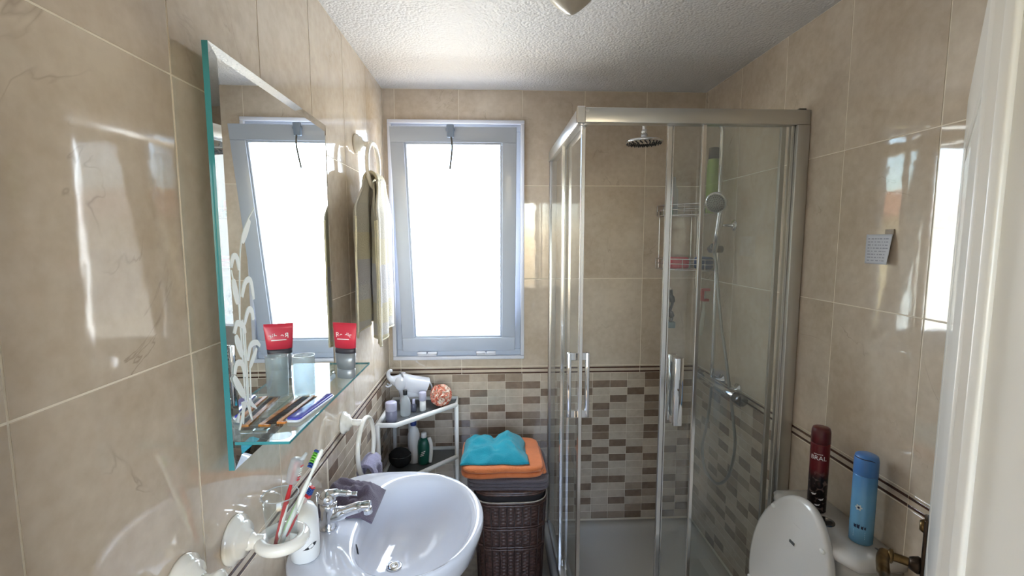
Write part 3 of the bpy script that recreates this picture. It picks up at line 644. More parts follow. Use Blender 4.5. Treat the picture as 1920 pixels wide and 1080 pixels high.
# glass shelf below the mirror, standing off it
SZT = 1.294
sh = thing('glass_shelf', (.09, 1.23, SZT-.006), 'clear glass shelf with teal edge in front of the mirror', 'shelf')
sp = [(mx_(MY0)+.0006, MY0), (.148, MY0), (.152, 1.555), (mx_(1.555)+.0006, 1.555)]
part('shelf_plate', MB().poly(sp, lambda a, b_, d: (a, b_, d), SZT-.006, SZT), SHELFG, sh)
mb = MB()
for (a, b_), (c_, d_) in zip(sp[:3], sp[1:]):
    dr_ = Vector((c_-a, d_-b_, 0)).normalized(); nn = Vector((dr_.y, -dr_.x, 0))*.0008
    mb.add([(a, b_, SZT-.006), (c_, d_, SZT-.006), (c_, d_, SZT), (a, b_, SZT), (a+nn.x, b_+nn.y, SZT-.006), (c_+nn.x, d_+nn.y, SZT-.006), (c_+nn.x, d_+nn.y, SZT), (a+nn.x, b_+nn.y, SZT)], [(0, 1, 2, 3), (4, 5, 6, 7), (0, 1, 5, 4), (3, 2, 6, 7), (1, 2, 6, 5), (0, 3, 7, 4)])
part('shelf_edge', mb, TEAL, sh, label='teal glass edge')
for y in (1.02, 1.47): part('bracket', MB().box(mx_(y)+.0004, mx_(y)+.03, y-.008, y+.008, SZT-.014, SZT-.0062, .002), CHROME, sh)

# things on the shelf
TZ1 = SZT+.0004
REDT = plain('red_tube', srgb(206, 50, 72), .35); GREYTB = plain('silver_tube', srgb(150, 156, 162), .35, metal=.4)
tb = thing('toothpaste_tube', (.125, 1.385, TZ1), 'red and silver cream tube standing on its cap on glass shelf', 'tube')
cxy = Vector((.128, 1.385)); tdir = Vector((.955, -.30)).normalized(); tn = Vector((-tdir.y, tdir.x))
def oval(w, d, z, n=28): return [Vector((cxy.x+tdir.x*w*math.cos(2*PI*i/n)+tn.x*d*math.sin(2*PI*i/n), cxy.y+tdir.y*w*math.cos(2*PI*i/n)+tn.y*d*math.sin(2*PI*i/n), z)) for i in range(n)]
part('cap', MB().rings([oval(.0264, .016, TZ1), oval(.0288, .018, TZ1+.002), oval(.0288, .018, TZ1+.026), oval(.0264, .016, TZ1+.028)]), GREYTB, tb)
part('body', MB().rings([oval(.0282, .017, TZ1+.0282), oval(.0306, .0185, TZ1+.05), oval(.0330, .0165, TZ1+.075)], 0).rings([oval(.0330, .0165, TZ1+.0752), oval(.0342, .0145, TZ1+.09)], 2).rings([oval(.0342, .0145, TZ1+.0902), oval(.0366, .009, TZ1+.12), oval(.0390, .003, TZ1+.148), oval(.0396, .0012, TZ1+.152), oval(.0396, .0012, TZ1+.164)], 1), [GREYTB, REDT, plain('dark_band', srgb(60, 58, 66), .4)], tb)
mb = MB()
def tubesurf(z): return .0185-(z-.05)*(.0185-.003)/.098
text_mesh('Re-dir', .021, lambda a, b_, d: (cxy.x+tdir.x*a-tn.x*(tubesurf(.126)-.0005+d), cxy.y+tdir.y*a-tn.y*(tubesurf(.126)-.0005+d), TZ1+.122+b_), mb, .001)
mb.add([(cxy.x+tdir.x*a-tn.x*(.0102), cxy.y+tdir.y*a-tn.y*(.0102), TZ1+z) for a, z in ((-.02, .1155), (.02, .1155), (.02, .118), (-.02, .118))], [(0, 1, 2, 3)])
part('print', mb, plain('white_print', srgb(240, 236, 236), .5), tb)
cp = thing('cup', (.070, 1.222, TZ1), 'grey translucent cup standing against the mirror', 'cup')
part('body', MB().lathe([(.0225, 0), (.0255, .003), (.0275, .104), (.0280, .108), (.0262, .108), (.0250, .102), (.0235, .006), (.0, .005)], (.070, 1.222, TZ1), n=32, cap=False), glassmat('grey_cup_glass', (.80, .85, .86, 1), 1.6, .02, .22), cp)
AMBER = plain('tortoise_plastic', srgb(176, 112, 48), .25, var=.5, vscale=50, coat=.4)
def comb(x0, y0, x1, y1, w, name, label, body_m, teeth_m, n=36):
    t = thing(name, ((x0+x1)/2, (y0+y1)/2, TZ1), label, 'comb')
    d_ = Vector((x1-x0, y1-y0, 0)); L = d_.length; d_.normalize(); n_ = Vector((d_.y, -d_.x, 0))
    P = lambda a, b_, z: Vector((x0, y0, TZ1))+d_*a+n_*b_+Vector((0, 0, z))
    f3 = lambda a, b_, d: P(a, b_, d)
    part('spine', MB().poly([(0, 0), (L, 0), (L, w*.36), (L-.008, w*.42), (.008, w*.42), (0, w*.36)], f3, 0, .005).poly([(0, w*.3), (.008, w*.3), (.006, w), (0, w*.95)], f3, 0, .004).poly([(L-.008, w*.3), (L, w*.3), (L, w*.95), (L-.006, w)], f3, 0, .004), body_m, t)
    mb = MB()
    for i in range(n):
        a = .012+(L-.026)*i/(n-1); mb.poly([(a, w*.38), (a+.0022, w*.38), (a+.0016, w*.97), (a+.0006, w*.97)], f3, .0008, .0036)
    part('teeth', mb, teeth_m, t); return t
comb(.049, 1.015, .062, 1.215, .024, 'comb', 'amber tortoiseshell comb lying next to the mirror', AMBER, plain('dark_teeth', srgb(52, 40, 34), .4))
comb(.082, 1.030, .092, 1.210, .020, 'comb', 'orange-brown comb lying between blue brush and amber comb', plain('orange_plastic', srgb(206, 130, 60), .3, coat=.3), MATS['dark_teeth'])
bb = thing('flat_brush', (.13, 1.12, TZ1), 'flat blue brush with white rim on glass shelf', 'brush')
def rot_rr(x0, y0, ang, hw, hl, r, z):
    o = []
    for a, b_ in rrect(-hw, hw, -hl, hl, r): o.append(Vector((x0+a*math.cos(ang)-b_*math.sin(ang), y0+a*math.sin(ang)+b_*math.cos(ang), z)))
    return o
part('rim', MB().rings([rot_rr(.124, 1.122, -.12, .0165, .088, .010, TZ1), rot_rr(.124, 1.122, -.12, .018, .09, .011, TZ1+.003), rot_rr(.124, 1.122, -.12, .018, .09, .011, TZ1+.005), rot_rr(.124, 1.122, -.12, .0172, .089, .0105, TZ1+.006)]), plain('white_rim', srgb(226, 230, 240), .3), bb)
part('back', MB().rings([rot_rr(.124, 1.122, -.12, .0158, .087, .009, TZ1+.0058), rot_rr(.124, 1.122, -.12, .0158, .087, .009, TZ1+.009), rot_rr(.124, 1.122, -.12, .0135, .084, .008, TZ1+.0105)]), plain('cobalt_plastic', srgb(62, 66, 176), .25, coat=.4), bb)

# ------------------------------------------------------------------ wall holders
def rosette(t, y, z, r=.05, name='rosette'):
    return part(name, MB().lathe([(r*.99, 0), (r, .004), (r*.97, .010), (r*.80, .015), (r*.76, .020), (r*.70, .025), (r*.42, .029), (r*.33, .036)], (.0006, y, z), (1, 0, 0), 36), HOLDER, t)
th = thing('tumbler_holder', (0, .985, 1.0), 'white ceramic wall ring that holds the toothbrush glass', 'glass holder')
rosette(th, .982, 1.056, .052)
part('ring', MB().tube(circle((.094, 1.002, 1.042), .0435, 'z', 40), .0135, 16, closed=True), HOLDER, th)
part('arm', MB().tube(bez([(.02, .984, 1.052), (.04, .988, 1.046), (.056, .992, 1.042)], 4), [.02]*4+[.016]*5, 16), HOLDER, th)
gl = thing('tooth_glass', (.094, 1.002, 1.012), 'clear drinking glass with toothbrushes in white wall ring', 'glass')
part('body', MB().lathe([(.0265, 0), (.0285, .002), (.0325, .07), (.0375, .134), (.0365, .135), (.0312, .07), (.0272, .008), (.0, .007)], (.094, 1.002, 1.010), n=40, cap=False), CLEAR, gl)
part('rim', MB().tube(circle((.094, 1.002, 1.1452), .037, 'z', 40), .0013, 8, closed=True), CLOUDY, gl)
def toothbrush(p0, p1, hm, gm, bm_, label, rot=0., cap=False):
    p0, p1 = Vector(p0), Vector(p1); d_ = (p1-p0).normalized(); L = (p1-p0).length
    t = thing('toothbrush', p0, label, 'toothbrush', 'toothbrushes in the glass')
    pts = [p0+d_*L*k for k in (0, .25, .5, .62, .74, .78, .86, .97, 1)]
    part('handle', MB().tube(pts, [.0035, .005, .0058, .005, .0035, .0034, .005, .0055, .003], 12), hm, t)
    sd = d_.cross(Vector((0, 0, 1))).normalized(); nn = (Matrix.Rotation(rot, 3, d_) @ sd.cross(d_)).normalized()
    part('grip', MB().tube([p0+d_*L*k+nn*.0022 for k in (.12, .2, .38, .52, .58)], [.001, .0042, .0046, .004, .001], 12), gm, t)
    mb = MB(); ss = nn.cross(d_)
    for i in range(7):
        for j in (-1, 0, 1):
            q = p0+d_*(L*.815+i*L*.026)+ss*(j*.0034); mb.cyl(q+nn*.003, q+nn*.0145, .0017, n=6, mi=0 if i in (0, 1, 6) else 1)
    part('bristles', mb, bm_, t)
    if cap:
        c0 = p0+d_*L*.76; part('head_cover', MB().tube([c0, c0+d_*.004, c0+d_*.03, c0+d_*.052, c0+d_*.056], [.0105, .0125, .0145, .0135, .009], 16).tube([c0+d_*.05, c0+d_*.06+nn*.012, c0+d_*.072+nn*.016], [.003, .005, .003], 8), CLOUDY, t)
    return t
WHB = plain('white_brush_plastic', srgb(228, 232, 226), .3, coat=.2); RDB = plain('red_brush_plastic', srgb(190, 40, 46), .3, coat=.2)
LGB = plain('light_green_plastic', srgb(176, 214, 150), .3); NVB = plain('navy_bristle', srgb(30, 70, 140), .6); GNB = plain('green_bristle', srgb(110, 186, 60), .6)
toothbrush((.078, .992, 1.020), (.130, 1.012, 1.215), RDB, WHB, [RDB, WHB], 'red toothbrush with clear head cover standing in glass', 2.6, True)
toothbrush((.085, .998, 1.020), (.178, 1.030, 1.232), WHB, LGB, [NVB, GNB], 'white and green toothbrush with blue and green bristles in glass', -.4)
toothbrush((.086, 1.010, 1.020), (.150, 1.028, 1.155), WHB, RDB, [RDB, NVB], 'short white toothbrush with red and navy bristles in glass', 2.4)
h2 = thing('wall_hook', (0, .815, 1.06), 'white ceramic rosette with peg on wall next to toothbrush glass ring', 'wall hook')
rosette(h2, .812, 1.090, .047)
part('peg', MB().lathe([(.014, 0), (.013, .02), (.018, .03), (.02, .038), (.012, .046)], (.03, .812, 1.088), (1, 0, 0)), HOLDER, h2)

def towel_ring(y, z, cy, cz, r, label, x=.068):
    t = thing('towel_ring', (0, y, z), label, 'towel ring', 'white towel rings on the left wall')
    rosette(t, y, z, .042)
    part('arm', MB().tube([(.03, y, z), (x-.005, y, z)], .012, 14), HOLDER, t)
    part('ring', MB().tube([Vector((x+.006*math.sin(k*2*PI/48), cy+r*.82*math.sin(k*2*PI/48), cz+r*math.cos(k*2*PI/48))) for k in range(48)], .0088, 12, closed=True), HOLDER, t)
    return t
towel_ring(2.03, 2.098, 2.035, 2.012, .092, 'white ceramic towel ring holding long cream towel next to window')
towel_ring(1.730, 1.018, 1.765, .908, .112, 'white ceramic towel ring holding small lavender towel above basin', .074)
# long cream towel: gathered in the ring, falling in folds
tw = thing('bath_towel', (.07, 2.03, 1.28), 'long cream and pale yellow striped towel hanging from ring next to window', 'towel')
def fold(y0, y1, x0, amp, nf, ztop, zbot, ph, xtilt=0., topw=.4):
    def fn(u_, v_):
        k = min(1, v_*4.0); w = topw+(1-topw)*k*k*(3-2*k)
        yc = 2.035; y = y0+(y1-y0)*u_; y = yc+(y-yc)*w
        x = x0+xtilt*(u_-.5)*k+amp*k*math.sin(u_*nf*2*PI+ph+v_*.6)+.004*noise.noise(Vector((u_*6, v_*4, ph)))
        z = ztop+(zbot-ztop)*v_-.018*(1-k)*(2*u_-1)**2
        return (max(x, .016), y, z-.012*math.sin(u_*5+ph)*v_)
    return fn
part('front_fall', MB().sheet(46, 40, fold(1.835, 2.235, .100, .013, 2.3, 1.955, 1.292, .5, -.03)), CREAMT, tw, solid=.006)
part('back_fall', MB().sheet(46, 40, fold(1.765, 2.17, .050, .012, 2.0, 1.955, 1.345, 2.2, -.01)), CREAMT, tw, solid=.006)
part('middle_fall', MB().sheet(40, 40, fold(1.90, 2.285, .078, .015, 2.6, 1.95, 1.312, 1.1, -.02)), CREAMT, tw, solid=.006)
def gather(u_, v_):                                       # the part bent over the ring
    a = PI*v_; return (.072+.026*math.cos(a), 2.035+(u_-.5)*.15, 1.944+.030*math.sin(a)+.004*math.sin(u_*30))
part('gathered_top', MB().sheet(22, 12, gather), CREAMT, tw, solid=.010)
def hemf(fn):
    return MB().tube([Vector(fn(i/40, 1.0)) for i in range(41)], .0045, 8)
for f_ in (fold(1.835, 2.235, .100, .013, 2.3, 1.955, 1.292, .5, -.03), fold(1.765, 2.17, .050, .012, 2.0, 1.955, 1.345, 2.2, -.01), fold(1.90, 2.285, .078, .015, 2.6, 1.95, 1.312, 1.1, -.02)):
    part('hem', hemf(f_), HEM, tw)
    for e in (0., 1.): part('hem', MB().tube([Vector(f_(e, v/30)) for v in range(8, 31)], .0042, 8), HEM, tw)
# small lavender towel draped through the lower ring
lt_ = thing('hand_towel', (.08, 1.80, .6), 'small lavender grey towel draped through ring above basin', 'towel')
def lav(u_, v_):
    a = v_*1.0
    y = 1.80+(u_-.5)*.115; 
    if a < .36: x = .045+.006*math.sin(u_*9); z = .60+(.805-.60)*a/.36
    elif a < .64: t = (a-.36)/.28*PI; x = .074-.030*math.cos(t); z = .805+.034*math.sin(t)
    else: x = .104+.008*math.sin(u_*11); z = .805-(.805-.62)*(a-.64)/.36
    return (x+.004*noise.noise(Vector((u_*5, v_*6, 3))), y, z+.006*math.sin(u_*PI)*(1 if .3 < a < .7 else 0))
part('drape', MB().sheet(26, 46, lav), LAVT, lt_, solid=.011)

# ------------------------------------------------------------------ wash basin
BC = Vector((.255, 1.362)); BZ = .862; NB = 72
def outl(t, k=1., dx=0.):
    c_, s_ = math.cos(t), math.sin(t)
    if c_ >= 0: p = Vector((.278*c_, .290*s_))
    else:
        n_ = 3.6; den = (abs(c_/.253)**n_+abs(s_/.290)**n_)**(-1/n_); p = Vector((c_*den, s_*den))
    return p*k
def oring(k, z, dx=0.): return [Vector((BC.x+max(outl(2*PI*i/NB, k).x, -.253)+dx, BC.y+outl(2*PI*i/NB, k).y, z)) for i in range(NB)]
def bring(ax_, ay_, z, cx=.332):
    o = []
    for i in range(NB):
        t = 2*PI*i/NB; c_, s_ = math.cos(t), math.sin(t); q = 1.
        if c_ < 0: q = (abs(c_)**2.7+abs(s_)**2.7)**(-1/2.7)
        o.append(Vector((cx+ax_*q*c_, BC.y+ay_*q*s_, z)))
    return o
bs = thing('wash_basin', (.25, 1.362, 0), 'white oval ceramic wash basin on pedestal below mirror', 'wash basin')
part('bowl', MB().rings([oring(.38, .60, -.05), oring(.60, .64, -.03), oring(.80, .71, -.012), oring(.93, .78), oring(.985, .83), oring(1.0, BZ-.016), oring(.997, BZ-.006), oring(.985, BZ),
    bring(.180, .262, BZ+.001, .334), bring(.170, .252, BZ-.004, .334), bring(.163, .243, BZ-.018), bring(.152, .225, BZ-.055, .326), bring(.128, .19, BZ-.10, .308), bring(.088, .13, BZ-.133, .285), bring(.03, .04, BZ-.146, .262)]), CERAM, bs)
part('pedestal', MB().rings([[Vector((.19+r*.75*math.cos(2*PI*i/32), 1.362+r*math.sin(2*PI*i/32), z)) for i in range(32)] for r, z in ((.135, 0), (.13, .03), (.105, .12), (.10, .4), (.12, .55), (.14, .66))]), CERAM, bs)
part('overflow', MB().lathe([(.010, 0), (.010, .0015), (.006, .0018), (.0, .0006)], (.1772, 1.262, BZ-.030), (1, .1, .22), 20, cap=False, sx=1.5, sy=.55), BLACK, bs)
part('waste', MB().lathe([(.024, 0), (.024, .003), (.019, .004), (.0, .002)], (.262, 1.345, BZ-.1462), cap=False, n=28), CHROME, bs)
# mixer tap
tp = thing('basin_tap', (.085, 1.318, BZ), 'chrome single-lever mixer tap on basin deck', 'tap')
ty = 1.318
part('body', MB().lathe([(.026, 0), (.027, .003), (.0245, .008), (.0225, .03), (.023, .062), (.025, .072), (.023, .080)], (.082, ty, BZ), (.02, 0, 1), 28), CHROME, tp)
part('spout', MB().tube(bez([(.088, ty, BZ+.035), (.13, ty-.002, BZ+.052), (.18, ty-.004, BZ+.068), (.204, ty-.005, BZ+.070)], 6), [.020]*6+[.016]*6+[.0135]*7, 18).cyl((.196, ty-.005, BZ+.066), (.198, ty-.005, BZ+.046), .0125), CHROME, tp)
part('lever', MB().lathe([(.022, 0), (.0255, .006), (.0255, .018), (.020, .030), (.008, .036)], (.080, ty, BZ+.080), (.1, 0, 1), 26).tube(bez([(.085, ty, BZ+.105), (.115, ty-.002, BZ+.109), (.150, ty-.004, BZ+.107), (.168, ty-.004, BZ+.106)], 5), [.013]*5+[.009]*5+[.006]*6, 14), CHROME, tp)
part('pop_up_rod', MB().cyl((.052, ty, BZ), (.050, ty, BZ+.10), .003).ball((.050, ty, BZ+.105), .006), CHROME, tp)
# purple-grey cloth behind the tap
clt = thing('face_cloth', (.09, 1.46, BZ), 'crumpled purple-grey cloth draped on basin behind tap', 'cloth')
def cl(u_, v_):
    x = .014+.182*u_; y = 1.365+.165*v_+.03*u_*(v_-.4)
    h = .055*math.exp(-((v_-.55)/.30)**2)*(1-.42*u_)+.020*abs(noise.noise(Vector((u_*4.2, v_*3.8, 1))))+.012*noise.noise(Vector((u_*9, v_*7, 5)))
    e = min(1, min(u_, 1-u_, v_, 1-v_)*5+.02); z = BZ+.006+max(h, .0)*e+.006*e
    if u_ > .82: z -= (u_-.82)*.10
    return (x, y, max(z, BZ+.0045 if x < .165 else BZ-.03))
part('drape', MB().sheet(40, 40, cl), PURPT, clt, solid=.005)
# soap dispenser
so = thing('soap_bottle', (.062, 1.196, BZ), 'white plastic soap bottle with black leaf mark standing on basin', 'bottle')
part('body', MB().lathe([(.0335, 0), (.0360, .004), (.0365, .03), (.036, .10), (.034, .125), (.025, .143), (.012, .150), (.010, .153)], (.062, 1.196, BZ+.0005), n=36), PLAST, so)
part('neck', MB().lathe([(.010, .150), (.010, .168), (.008, .172)], (.062, 1.196, BZ), n=20), plain('pinkish_cap', srgb(226, 206, 204), .4), so)
mb = MB()
lf = [(-.018, -.006), (-.008, -.001), (.002, .0055), (.012, .007), (.019, .0055), (.014, -.001), (.004, -.006), (-.006, -.007)]
def soapmap(a, b_, d): 
    t = -.86+a/.0366; rr_ = .0366+d; return (.062+rr_*math.cos(t), 1.196+rr_*math.sin(t), BZ+.046+b_)
mb.poly(lf, soapmap, .0, .0006); part('leaf_mark', mb, BLACK, so, label='black leaf print')

# ------------------------------------------------------------------ corner shelf rack
CZ1, CZ0 = .832, .545
rk = thing('corner_rack', (.2, 2.35, 0), 'white tubular corner rack with open shelves below window', 'rack')
pl = [(.022, 2.160), (.108, 2.158), (.372, 2.425), (.372, D-.018), (.022, D-.018)]
for z in (CZ1, CZ0, .22):
    part('shelf_rim', MB().tube([(a, b_, z) for a, b_ in pl], .0115, 12, closed=True), PLAST, rk)
    part('shelf_plate', MB().poly(pl, lambda a, b_, d: (a, b_, d), z-.010, z-.005), plain('smoked_shelf', srgb(96, 98, 100), .25) if 'smoked_shelf' not in MATS else MATS['smoked_shelf'], rk)
for a, b_ in ((.022, 2.160), (.372, 2.425), (.022, D-.018), (.108, D-.018)):
    part('post', MB().tube([(a, b_, 0), (a, b_, CZ1)], .0115, 12), PLAST, rk)
UZ = CZ1-.0045; LZ = CZ0-.0045
# elephant
el = thing('elephant_figurine', (.13, 2.44, UZ), 'white glazed elephant figurine with raised trunk on rack', 'figurine')
def skin(name, verts, edges, parent, mat, sub=2):
    c_ = Vector(verts[0][0]); me = bpy.data.meshes.new(name); me.from_pydata([tuple(Vector(v[0])-c_) for v in verts], edges, [])
    me.materials.append(mat); ob = place(bpy.data.objects.new(name, me), c_, parent)
    md = ob.modifiers.new('skin', 'SKIN'); md.use_smooth_shade = True
    for i, v in enumerate(verts):
        r_ = v[1]; me.skin_vertices[0].data[i].radius = (r_, r_) if not isinstance(r_, tuple) else r_
    me.skin_vertices[0].data[0].use_root = True
    s_ = ob.modifiers.new('smooth', 'SUBSURF'); s_.levels = s_.render_levels = sub; return ob
ex, ey, ez = .152, 2.445, UZ
V = [((ex, ey, ez+.120), .060), ((ex-.045, ey-.02, ez+.122), .050), ((ex-.085, ey-.035, ez+.148), .036), ((ex-.108, ey-.045, ez+.150), .022), ((ex-.124, ey-.05, ez+.166), .014), ((ex-.128, ey-.052, ez+.190), .012), ((ex-.116, ey-.052, ez+.206), .011), ((ex-.102, ey-.052, ez+.200), .009),
     ((ex+.035, ey+.015, ez+.10), .045), ((ex+.040, ey-.008, ez+.05), .019), ((ex+.040, ey-.012, ez+.014), .018), ((ex+.035, ey+.038, ez+.05), .019), ((ex+.035, ey+.042, ez+.014), .018),
     ((ex-.055, ey-.045, ez+.06), .019), ((ex-.055, ey-.052, ez+.014), .018), ((ex-.06, ey+.01, ez+.06), .019), ((ex-.06, ey+.012, ez+.014), .018)]
skin('body', V, [(0, 1), (1, 2), (2, 3), (3, 4), (4, 5), (5, 6), (6, 7), (0, 8), (8, 9), (9, 10), (8, 11), (11, 12), (1, 13), (13, 14), (1, 15), (15, 16)], el, CERAM)
for s_ in (-1, 1): part('ear', MB().ball((ex-.062+s_*.0, ey-.03+s_*.042, ez+.140), .038, 16, sx=.75, sy=.22, sz=1.), CERAM, el)
part('tail', MB().tube(bez([(ex+.075, ey+.02, ez+.12), (ex+.088, ey+.022, ez+.09), (ex+.085, ey+.022, ez+.06)], 4), .004, 8), CERAM, el)
for s_ in (-1, 1): part('tusk', MB().tube(bez([(ex-.108, ey-.042+s_*.016, ez+.13), (ex-.125, ey-.05+s_*.018, ez+.122), (ex-.137, ey-.055+s_*.018, ez+.13)], 4), [.005]*4+[.004]*4+[.002], 8), CERAM, el)
LIL = plain('lilac_plastic', srgb(186, 184, 204), .4)
bottle('cream_jar', .073, 2.225, UZ, [(.026, 0), (.0275, .003), (.0275, .052), (.026, .054)], plain('grey_lilac_jar', srgb(120, 120, 140), .3), 'grey-lilac jar with pale lid at front of rack', 'jar', [(.026, .0535), (.0272, .055), (.0272, .092), (.025, .095)], LIL, capname='lid')
bottle('perfume_bottle', .128, 2.30, UZ, [(.022, 0), (.025, .003), (.026, .06), (.020, .085), (.010, .095), (.009, .105)], CLOUDY, 'clear glass perfume bottle with dark cap on rack', 'bottle', [(.009, .104), (.011, .106), (.011, .128), (.009, .13)], BLACK)
bottle('lotion_bottle', .205, 2.36, UZ, [(.014, 0), (.016, .002), (.016, .05), (.012, .055)], PLAST, 'small white lotion bottle between perfume bottle and bath pouf', 'bottle', [(.017, .0545), (.019, .056), (.019, .096), (.016, .098)], LIL)
bottle('nail_bottle', .160, 2.352, UZ, [(.012, 0), (.014, .002), (.014, .034), (.008, .04)], plain('slate_glass', srgb(86, 88, 104), .2), 'tiny slate bottle standing behind the perfume bottle', 'bottle', [(.007, .039), (.008, .041), (.007, .062), (.005, .064)], LIL)
# bath pouf
pf = thing('bath_pouf', (.292, 2.425, UZ), 'pink and white ruffled bath pouf on rack corner', 'bath pouf')
mb = MB(); pr_ = random.Random(3); pc = Vector((.292, 2.425, UZ+.058))
mb.ball(pc, .046, 20)
part('core', mb, plain('pouf_core', srgb(232, 150, 124), .9), pf)
mb = MB()
for i in range(300):
    z_ = 1-2*(i+.5)/300; t = i*2.39996; d_ = Vector((math.sqrt(1-z_*z_)*math.cos(t), math.sqrt(1-z_*z_)*math.sin(t), z_))
    a_ = d_.cross(Vector((pr_.uniform(-1, 1), pr_.uniform(-1, 1), pr_.uniform(-1, 1)))).normalized(); b2 = d_.cross(a_); L = .011
    p0 = pc+d_*.043; h_ = .0125+pr_.uniform(0, .004); bend = b2*pr_.uniform(-.006, .006)
    mb.add([p0-a_*L*.6, p0+a_*L*.6, p0+a_*L+d_*h_*.6+bend, p0-a_*L+d_*h_*.6-bend, p0+a_*L*.7+d_*h_-bend, p0-a_*L*.7+d_*h_+bend], [(0, 1, 2, 3), (3, 2, 4, 5)], mi=pr_.choice([0, 0, 1, 1, 2]), smooth=True)
part('ruffles', mb, [plain('pouf_white', srgb(244, 224, 206), .8), plain('pouf_pink', srgb(238, 164, 138), .8), plain('pouf_coral', srgb(214, 108, 84), .8)], pf, kind='stuff', solid=.0008)
bottle('bleach_bottle', .150, 2.39, LZ, [(.028, 0), (.031, .004), (.031, .15), (.022, .18), (.012, .19), (.012, .2)], PLAST, 'white bottle with blue cap on lower shelf of rack', 'bottle', [(.015, .198), (.016, .2), (.016, .228), (.013, .231)], plain('blue_cap', srgb(44, 66, 132), .4))
GRB = plain('dark_green_bottle', srgb(20, 86, 72), .3)
gb = bottle('cleaner_bottle', .205, 2.375, LZ, [(.030, 0), (.033, .004), (.034, .09), (.030, .12), (.018, .135), (.014, .137)], GRB, 'dark green bottle with white side strip on lower shelf of rack', 'bottle', [(.013, .136), (.014, .138), (.014, .162), (.012, .164)], PLAST)
part('side_strip', MB().tube(bez([(.237, 2.360, LZ+.01), (.243, 2.357, LZ+.06), (.243, 2.357, LZ+.11), (.232, 2.363, LZ+.14)], 5), .010, 10), PLAST, gb)
mb = MB()
def sm(a, b_, d):
    t = -PI/2-.1+a/.0345; return (.205+(.0347+d)*math.cos(t), 2.375+(.0347+d)*math.sin(t), LZ+.06+b_)
for k in range(3): mb.poly([(-.014+.004*k, -.014+.010*k), (.006+.004*k, -.006+.010*k), (.006+.004*k, -.002+.010*k), (-.014+.004*k, -.010+.010*k)], sm, 0, .0005)
part('white_stripes', mb, MATS['white_print'], gb)
bl = thing('toilet_bag', (.085, 2.34, LZ), 'black rounded wash bag on lower shelf of rack', 'wash bag')
part('bag', MB().ball((.088, 2.335, LZ+.050), .06, 24, sx=.95, sy=.85, sz=.85, fn=lambda d: 1+.06*noise.noise(d*3)), plain('black_fabric', srgb(30, 32, 36), .8, bmp=.4, bscale=120), bl)
part('zip', MB().tube(circle((.088, 2.335, LZ+.066), .055, 'z', 30, ry=.049), .0022, 6, closed=True), DCHROME, bl)

# ------------------------------------------------------------------ laundry hamper and the towels on it
hm = thing('laundry_hamper', (.645, 2.19, 0), 'dark brown wicker laundry hamper between basin and shower', 'laundry basket')
HCX, HCY = .643, 2.195
def hoop(z, hx, hy, n=96, amp=0., row=0, nn=24):
    o = []
    for i in range(n):
        t = 2*PI*i/n; c_, s_ = math.cos(t), math.sin(t); e = 4.2
        k = (abs(c_/hx)**e+abs(s_/hy)**e)**(-1/e); k += amp*math.cos(t*nn+PI*row)
        o.append(Vector((HCX+k*c_, HCY+k*s_, z)))
    return o
rws = []; zz = .01; row = 0
while zz < .515:
    s_ = .86+.14*(zz/.52)
    for q, a in ((0, .0), (.35, .003), (.65, .003)): rws.append(hoop(zz+q*.0085, .168*s_+(.0008 if q else -.0008), .196*s_+(.0008 if q else -.0008), 144, a, row, 36))
    zz += .0085; row += 1
part('woven_body', MB().rings(rws, 0, True, True, False), WICK, hm)
for z, s_ in ((.515, 1.0), (.40, .968), (.30, .942), (.02, .866)):
    for dz in ((-.006, .006) if z < .5 else (-.004, .007)):
        part('woven_band', MB().tube(hoop(z+dz, .171*s_, .199*s_, 96, .0012, 0, 24), .0052, 8, closed=True), WICK, hm)
m = MB()
for i in range(36):
    t = 2*PI*(i+.5)/36; a = hoop(.02, .150, .176, 72)[2*i+1]; b_ = hoop(.515, .172, .199, 72)[2*i+1]; m.tube([a, a.lerp(b_, .5), b_], .0035, 6)
part('stakes', m, WICKD, hm)
part('liner_edge', MB().tube(hoop(.528, .173, .201, 96), .0028, 8, closed=True), plain('pale_cord', srgb(176, 164, 150), .8), hm)
part('liner', MB().rings([hoop(.50, .164, .192), hoop(.560, .160, .188)], 0, True, False, False), plain('dark_liner', srgb(34, 28, 28), .9), hm)
part('lid', MB().rings([hoop(.556, .150, .178), hoop(.556, .168, .196), hoop(.566, .172, .200, amp=.001), hoop(.576, .166, .194), hoop(.577, .10, .12)]), WICK, hm)
part('lid_rim', MB().tube(hoop(.563, .171, .199, 96, .0012, 0, 30), .006, 8, closed=True), WICK, hm)
def towel_stack(name, cx, cy, z0, hx, hy, layers, lh, mat, label, seed, ang=0., bow=.0):
    t = thing(name, (cx, cy, z0), label, 'towel')
    for k in range(layers):
        zc = z0+lh*(k+.5); n_ = 60; rs_ = []
        for q in range(9):
            a = -PI/2+PI*q/8; z_ = math.sin(a)*lh*.49; sh_ = -(1-math.cos(a))*lh*.55
            o = []
            for i in range(n_):
                tt = 2*PI*i/n_; c_, s_ = math.cos(tt), math.sin(tt); e = 7.
                kx, ky = hx+sh_, hy+sh_; kk = (abs(c_/kx)**e+abs(s_/ky)**e)**(-1/e)
                kk *= 1+.012*noise.noise(Vector((c_*2, s_*2, seed+k*3)))
                x_, y_ = kk*c_, kk*s_
                zz_ = z_+.006*noise.noise(Vector((x_*9, y_*9, seed)))+bow*((x_/hx)**2)
                o.append(Vector((cx+x_*math.cos(ang)-y_*math.sin(ang), cy+x_*math.sin(ang)+y_*math.cos(ang), zc+zz_)))
            rs_.append(o)
        part('folded_layer', MB().rings(rs_), mat, t)
    return t
towel_stack('folded_towel', .636, 2.185, .5775, .190, .180, 3, .0165, GREYT, 'grey folded towel on hamper lid under orange towel', 2, -.02, -.006)
